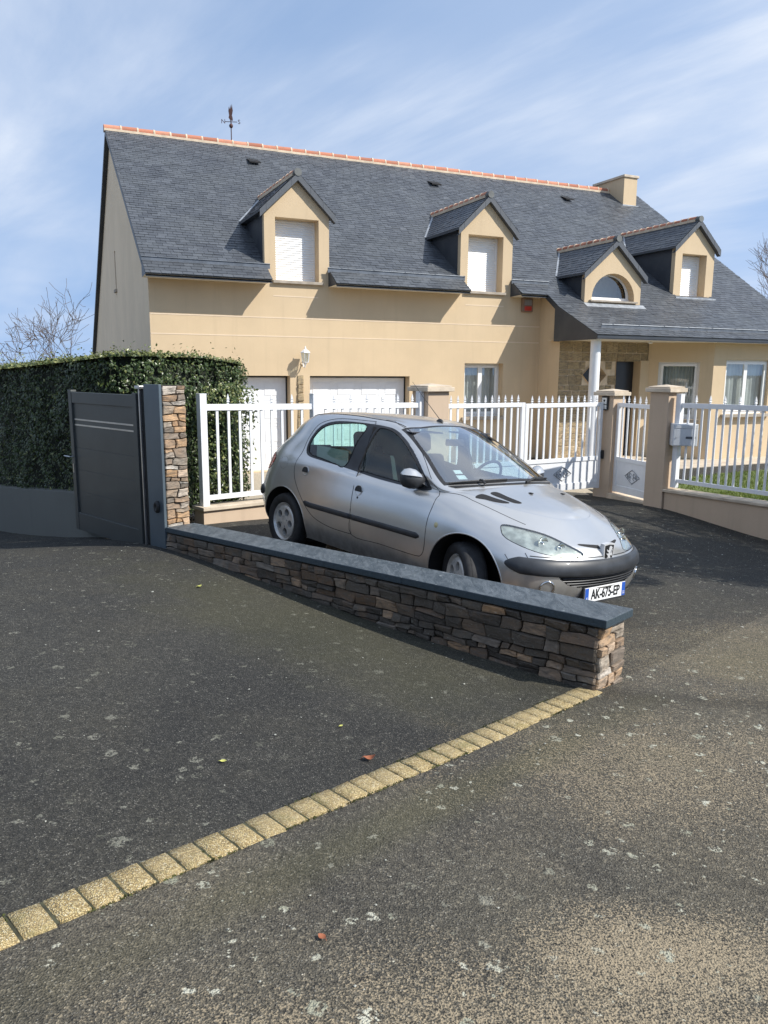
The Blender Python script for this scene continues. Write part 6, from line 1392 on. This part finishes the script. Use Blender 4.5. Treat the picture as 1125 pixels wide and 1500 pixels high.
# --- wheels
def make_wheel(sgn):
    w = MB(); tp = [(.188, .062), (.200, .078), (.225, .086), (.258, .088), (.274, .080), (.284, .062), (.288, .04)]
    prof = tp + [(r, -y) for r, y in tp[::-1]]
    RY = Matrix.Rotation(-pi / 2 * sgn, 4, 'X')                          # lathe axis z -> outward
    w.lathe([(r, y) for r, y in prof], 56, RY); o = w.build('wheel', MAT['tyre'], car, smooth=True)
    g = MB()
    for off in (-.045, -.015, .015, .045): g.lathe([(.2885, off - .003), (.2835, off), (.2885, off + .003)], 48, RY)
    g.build('tread_groove', MAT['seam'], o)
    r_ = MB(); NA, NRr = 120, 22; R0, R1 = .0, .186
    def zr(r): return .062 + .010 * (1 - (r / .186) ** 2) - (.020 * max(0, (r - .150) / .02) if r < .17 else .020 - .034 * (r - .17) / .016) - (.010 if r < .025 else 0) * 0
    hol = [(.104 * cos(2 * pi * k / 5 + pi / 2), .104 * sin(2 * pi * k / 5 + pi / 2)) for k in range(5)]; bol = [(.050 * cos(2 * pi * k / 4 + pi / 4), .050 * sin(2 * pi * k / 4 + pi / 4)) for k in range(4)]
    HR, BRr = .037, .010; vs = []
    for i in range(NRr + 1):
        for j in range(NA):
            r = R0 + (R1 - R0) * i / NRr; a = 2 * pi * j / NA; x, y = r * cos(a), r * sin(a)
            for (hx, hy), hr in [(q, HR) for q in hol] + [(q, BRr) for q in bol]:
                d = sqrt((x - hx) ** 2 + (y - hy) ** 2)
                if abs(d - hr) < .0048 and d > 0: x, y = hx + (x - hx) / d * hr, hy + (y - hy) / d * hr
            vs.append(RY @ Vector((x, y, zr(r))))
    fs = []
    for i in range(NRr):
        for j in range(NA):
            q = (i * NA + j, i * NA + (j + 1) % NA, (i + 1) * NA + (j + 1) % NA, (i + 1) * NA + j); r = R0 + (R1 - R0) * (i + .5) / NRr; a = 2 * pi * (j + .5) / NA; x, y = r * cos(a), r * sin(a)
            if any((x - hx) ** 2 + (y - hy) ** 2 < HR ** 2 for hx, hy in hol) or any((x - hx) ** 2 + (y - hy) ** 2 < BRr ** 2 for hx, hy in bol): continue
            fs.append(q)
    r_.add(vs, fs)
    for (hx, hy), hr, dp in [(q, HR, .035) for q in hol] + [(q, BRr, .02) for q in bol]:
        rr = sqrt(hx * hx + hy * hy); n_ = 24; ring = [RY @ Vector((hx + hr * cos(2 * pi * k / n_), hy + hr * sin(2 * pi * k / n_), zr(rr) + dz)) for dz in (0.001, -dp) for k in range(n_)]
        r_.add(ring, [(k, (k + 1) % n_, (k + 1) % n_ + n_, k + n_) for k in range(n_)])
    r_.lathe([(.186, .058), (.192, .066), (.192, .070), (.186, .066)], 60, RY); r_.build('rim', MAT['rim'], o, smooth=True)
    b_ = MB(); b_.lathe([(.001, .0), (.182, .0), (.186, .06)], 40, RY); b_.build('brake_back', MAT['seam'], o); b_ = MB(); b_.lathe([(.001, .012), (.115, .012), (.118, 0)], 32, RY); b_.build('brake_disc', MAT['wall_core'], o)
    return o
wr = make_wheel(1 if False else -1)
# RY for sgn=-1 points the face towards -y (the visible side)
def place(src, loc, rz, mirror=False):
    o = copy_tree(src, car); o.location = loc; o.rotation_euler = (0, 0, rz); return o
wr.location = (0, -.725, .288); wr.rotation_euler = (0, .4, 0)
wf = copy_tree(wr, car); wf.location = (2.45, -.715, .288); wf.rotation_euler = (0, .2, -.42)
wl = copy_tree(wr, car); wl.location = (0, .725, .288); wl.rotation_euler = (0, 0, pi)
wl2 = copy_tree(wr, car); wl2.location = (2.45, .715, .288); wl2.rotation_euler = (0, 0, pi - .36)
# --- interior
def rbox(name, x0, x1, y0, y1, z0, z1, mat, parent, bev=.03, m_=None):
    m = MB(); m.box(x0, x1, y0, y1, z0, z1, m=m_); o = m.build(name, mat, parent); b = o.modifiers.new('bevel', 'BEVEL'); b.width = bev; b.segments = 4
    o.data.polygons.foreach_set('use_smooth', [True] * len(o.data.polygons)); return o
for y in (-.36, .36):
    s_ = rbox('front_seat', .88, 1.36, y - .25, y + .25, .32, .52, MAT['seat'], car, .06)
    rbox('backrest', -.06, .07, -.25, .25, 0, .60, MAT['seat'], s_, .05, Matrix.Translation((.90, y, .48)) @ Matrix.Rotation(-.30, 4, 'Y'))
    rbox('headrest', -.045, .045, -.13, .13, 0, .19, MAT['seat'], s_, .045, Matrix.Translation((.69, y, 1.075)) @ Matrix.Rotation(-.2, 4, 'Y'))
s_ = rbox('rear_seat', .1, .55, -.60, .60, .35, .55, MAT['seat'], car, .06); rbox('backrest', -.05, .06, -.58, .58, 0, .50, MAT['seat'], s_, .05, Matrix.Translation((.16, 0, .5)) @ Matrix.Rotation(-.35, 4, 'Y'))
for y in (-.34, .34): rbox('headrest', -.04, .04, -.15, .15, 0, .16, MAT['seat'], s_, .04, Matrix.Translation((-.05, y, .90)) @ Matrix.Rotation(-.3, 4, 'Y'))
rbox('parcel_shelf', -.36, .02, -.58, .58, .90, .92, MAT['dash'], car, .008)
MAT['card'] = simple('pale sunshade card', (.42, .40, .36), .8)
m = MB(); m.box(.30, .80, -.655, -.648, .93, 1.09); m.build('sun_shade', MAT['card'], car)
dsh = MB(); K = 20; vs = []
for i in range(K + 1):
    y = -.66 + 1.32 * i / K; xf = 2.17 - .22 * (abs(y) / .66) ** 2; bmp = .035 * math.exp(-((y - .36) / .16) ** 2)
    vs += [(xf, y, .93), (1.86, y, .955 + bmp), (1.72, y, .92 + bmp), (1.66, y, .80), (1.72, y, .45)]
dsh.add(vs, [(i * 5 + j, i * 5 + j + 1, (i + 1) * 5 + j + 1, (i + 1) * 5 + j) for i in range(K) for j in range(4)]); dsh.build('dashboard', MAT['dash'], car, smooth=True)
m = MB(); T = Matrix.Translation((1.60, .36, .93)) @ Matrix.Rotation(-1.12, 4, 'Y'); m.tube([T @ Vector((.185 * cos(a), .185 * sin(a), 0)) for a in [2 * pi * k / 40 for k in range(40)]], .014, 8, closed=True)
m.tube([T @ Vector((-.17, 0, 0)), T @ Vector((0, 0, -.02))], .016, 6); m.tube([T @ Vector((0, .175, 0)), T @ Vector((0, -.175, 0))], .016, 6); stw = m.build('steering_wheel', MAT['dash'], car, smooth=True)
m = MB(); m.lathe([(.001, .012), (.055, .008), (.07, -.01)], 20, T); m.build('horn_pad', MAT['dash'], stw, smooth=True)
rbox('rear_view_mirror', 1.50, 1.53, -.11, .11, 1.22, 1.28, MAT['dash'], car, .012)
rbox('sun_visor', 1.30, 1.48, -.50, -.12, 1.325, 1.335, MAT['seat'], car, .004); rbox('sun_visor', 1.30, 1.48, .12, .50, 1.325, 1.335, MAT['seat'], car, .004)
for sgn in (-1, 1): m = MB(); m.tube([(1.10, .70 * sgn, .9), (1.06, .56 * sgn, 1.33)], .03, 6); m.build('pillar_trim', MAT['seam'], car)
# door linings so the glass does not look through to the far panels' bare backs
m = MB()
for sgn in (-1, 1): m.quad((.2, .70 * sgn, .25), (2.1, .70 * sgn, .25), (2.1, .70 * sgn, .90), (.2, .70 * sgn, .93))
m.build('door_lining', MAT['dash'], car)
# ------------------------------------------------------------------ bare trees, shade tree, litter
MAT['bark'] = simple('grey bark', (.115, .095, .078), .9, var=.3, nscale=12, bs=.5, bd=.01)
MAT['twig'] = simple('twig bark', (.13, .10, .085), .9, var=.2)
def bare_tree(label, base, height, spread, seed, levels=5, lean=(0, 0), r0=.09, twigs=3, sub_up=.35, group='bare trees behind the house'):
    rnd = random.Random(seed); root = empty('bare_tree', base, (0, 0, 0), label, 'tree', group); tr = MB(); br = MB()
    def grow(p, d, ln, r, lv):
        pts = [p]; rr = [r]; k = 5; q = p.copy(); dd = d.copy()
        for i in range(k):
            dd = (dd + Vector((rnd.gauss(0, .12), rnd.gauss(0, .12), rnd.gauss(.03, .08)))).normalized(); q = q + dd * ln / k; pts.append(q.copy()); rr.append(max(.008, r * (1 - .55 * (i + 1) / k)))
        (tr if lv == 0 else br).tube(pts, rr, 7 if lv < 2 else 4 if lv < 4 else 3, cap=False)
        if lv >= levels: return
        n = twigs + (1 if lv in (1, 2) else 0) + (rnd.random() < .4)
        for i in range(n):
            t = rnd.uniform(.35, 1.0) if i else 1.0; f = t * k; a = min(int(f), k - 1); s = pts[a].lerp(pts[a + 1], f - a); ax = dd.orthogonal().normalized(); ax.rotate(Matrix.Rotation(rnd.uniform(0, 6.28), 3, dd)); nd = dd.copy(); nd.rotate(Matrix.Rotation(rnd.uniform(.3, .85) * spread, 3, ax)); nd = (nd + Vector((0, 0, sub_up * .3))).normalized()
            grow(s, nd, ln * rnd.uniform(.55, .78), rr[a] * rnd.uniform(.5, .7), lv + 1)
    grow(Vector((0, 0, 0)), Vector((lean[0], lean[1], 1)).normalized(), height * .36, r0, 0)
    tr.build('trunk', MAT['bark'], root, smooth=True); br.build('branches', MAT['twig'], root, smooth=True)
bare_tree('bare tree with thin arching branches above the hedge, beside the house gable', (-12.1, 32.0, -.6), 7.0, 1.15, 15, 4, (-.25, 0), .08, 3, .15)
bare_tree('low bare shrub like tree behind the far left end of the hedge', (-13.6, 30.0, -.5), 5.0, 1.1, 31, 4, (-.1, 0), .05, 3, .2)
bare_tree('bushy bare tree rising behind the right end of the roof', (22.2, 41.0, -.3), 10.6, .85, 5, 5, (0, 0), .20, 3, .4)

MAT['crown_leaf'] = leaf_mat('tree leaf', (.03, .055, .015), (.06, .09, .025), (.12, .15, .04), .5, .3)
def leafy_tree(label, base, top, cr, n, seed):
    rnd = random.Random(seed); root = empty('leafy_tree', base, (0, 0, 0), label, 'tree', 'garden trees right of the yard'); t = MB(); pts = [Vector((0, 0, -.3)), Vector((.1, 0, 1.0)), Vector((.05, .1, top * .6)), Vector((0, 0, top))]; t.tube(pts, [.14, .11, .07, .02], 8)
    for k in range(14):
        a = rnd.uniform(0, 6.28); z0 = rnd.uniform(.35, .85) * top; r = cr * rnd.uniform(.5, .9); t.tube([Vector((.05, .05, z0)), Vector((cos(a) * r * .5, sin(a) * r * .5, z0 + .4)), Vector((cos(a) * r, sin(a) * r, z0 + .7))], [.045, .025, .008], 5)
    t.build('trunk', MAT['bark'], root, smooth=True); m = MB(); cl = [(Vector((max(-.75, min(.75, rnd.gauss(0, .45))) * cr, max(-.75, min(.75, rnd.gauss(0, .45))) * cr, top * .72 + rnd.gauss(0, .34) * cr)), rnd.uniform(.28, .6)) for _ in range(52)]
    for _ in range(n):
        c, r = rnd.choice(cl); d = Vector((rnd.gauss(0, 1), rnd.gauss(0, 1), rnd.gauss(0, 1))).normalized(); leaf(m, c + d * r * rnd.uniform(.6, 1.05), d + Vector((0, 0, .4)), rnd.uniform(.06, .11), rnd.random(), rnd)
    m.build('crown', MAT['crown_leaf'], root, fix=False, attr=True)
leafy_tree('leafy garden tree whose shadow falls across the yard by the gates', (7.3, 7.5, .0), 4.3, 2.1, 24000, 3)
leafy_tree('second leafy garden tree shading the low wall on the right', (8.9, 9.3, -.1), 4.2, 1.9, 18000, 8)

# litter: single leaves and pale petals and grit
MAT['dry_leaf'] = simple('dry red brown leaf', (.30, .10, .045), .7, var=.3); MAT['yellow_leaf'] = simple('yellow green leaf', (.46, .46, .12), .7, var=.2)
MAT['petal'] = simple('pale petals and grit', (.36, .36, .31), .8, var=.3, nscale=30)
def ground_leaf(x, y, size, mat, label, rz, curl=.35):
    z = h(x, y) + .006; root = MB(); K = 8; vs = []
    for i in range(K + 1):
        t = i / K; w = size * .32 * sin(pi * min(1, t * 1.02)) ** .8 + .0008; zz = curl * size * (abs(t - .5) * 2) ** 2 * .5
        vs += [(size * (t - .5), -w, zz + w * .5), (size * (t - .5), 0, zz), (size * (t - .5), w, zz + w * .5)]
    root.add(vs, [(3 * i + j, 3 * i + 3 + j, 3 * i + 4 + j, 3 * i + 1 + j) for i in range(K) for j in (0, 1)]); root.tube([(-size * .5, 0, curl * size * .5), (-size * .72, .003, .004)], .0012, 4)
    o = root.build('fallen_leaf', mat, None, smooth=True); o.location = (x, y, z); o.rotation_euler = (0, 0, rz); tag(o, label, 'leaf', 'leaves fallen on the asphalt'); return o
ground_leaf(-.057, 3.166, .055, MAT['dry_leaf'], 'curled red brown leaf on the dark asphalt just above the paving strip', .3, .7)
ground_leaf(-.676, 3.051, .030, MAT['yellow_leaf'], 'tiny pale yellow leaf on the asphalt left of the red brown leaf', .1)
ground_leaf(-1.469, 5.97, .05, MAT['yellow_leaf'], 'yellow green leaf on the asphalt, farthest of the leaves, near the steel plate', 1.0, .6)
ground_leaf(-.20, 3.50, .022, MAT['yellow_leaf'], 'small green leaf on the dark asphalt behind the red brown leaf', .8)
ground_leaf(-.171, 1.989, .030, MAT['dry_leaf'], 'small orange leaf low in the foreground, right of the paving strip', 2.4)
def grit():
    m = MB(); rnd = random.Random(77)
    for k in range(3000):
        if rnd.random() < .65: x, y = rnd.uniform(1.2, 6.5), rnd.uniform(3.6, 11.5)
        else: x, y = rnd.uniform(-4.5, 2.5), rnd.uniform(1.6, 8.2)
        right = (x - 1.2) * .72 - (y - 4.2) * -.0 > 0
        if not right and rnd.random() < .45: continue
        s = rnd.uniform(.0018, .0045) * (1 + .10 * y) * (1.9 if rnd.random() < .06 else 1); z = h(x, y) + .004; a = rnd.uniform(0, 6.28); n_ = 5
        vs = [(x + s * rnd.uniform(.5, 1.1) * cos(a + 6.283 * i / n_), y + s * rnd.uniform(.5, 1.1) * sin(a + 6.283 * i / n_), z + rnd.uniform(0, s * .5)) for i in range(n_)] + [(x, y, z + s * .6)]
        m.add(vs, [(i, (i + 1) % n_, n_) for i in range(n_)])
    o = m.build('petals', MAT['petal']); tag(o, 'pale petals and grit scattered over the asphalt', 'petals', kind='stuff')
grit()

# unseen hedge bank, added to darken the car's reflections and block low sky light
MAT['added_bank_leaf'] = leaf_mat('bank leaf', (.02, .035, .012), (.05, .07, .022), (.11, .12, .04))
def bank():
    m = MB(); core = MB(); rnd = random.Random(61); P = [(-16, 8), (-13.5, 1.5), (-11.5, -5), (-5, -9), (6, -10.5), (15, -8)]
    for (x0, y0), (x1, y1) in zip(P, P[1:]):
        d = Vector((x1 - x0, y1 - y0, 0)); l = d.length; d /= l; o = Vector((-d.y, d.x, 0)); K = int(l / .5)
        for i in range(K):
            a, b = Vector((x0, y0, 0)) + d * (l * i / K), Vector((x0, y0, 0)) + d * (l * (i + 1) / K); za, zb = [4.0 + 1.1 * noise.noise(q * .35) for q in (a, b)]
            core.quad(a + Vector((0, 0, -.5)), b + Vector((0, 0, -.5)), b + Vector((0, 0, zb)), a + Vector((0, 0, za)))
            for _ in range(130):
                q = a.lerp(b, rnd.random()); z = rnd.random() * (za + .25); q = q + o * (.25 + .3 * noise.noise(Vector((q.x, q.y, z)))); q.z = z; leaf(m, q, o + Vector((rnd.gauss(0, .5), rnd.gauss(0, .5), rnd.gauss(.3, .5))), rnd.uniform(.10, .20), rnd.random(), rnd)
    o = m.build('hedge', MAT['added_bank_leaf'], fix=False, attr=True); tag(o, 'unseen tall loose hedge bank added behind the viewer to darken reflections', 'hedge'); core.build('branches', MAT['hedge_core'], o)
bank()
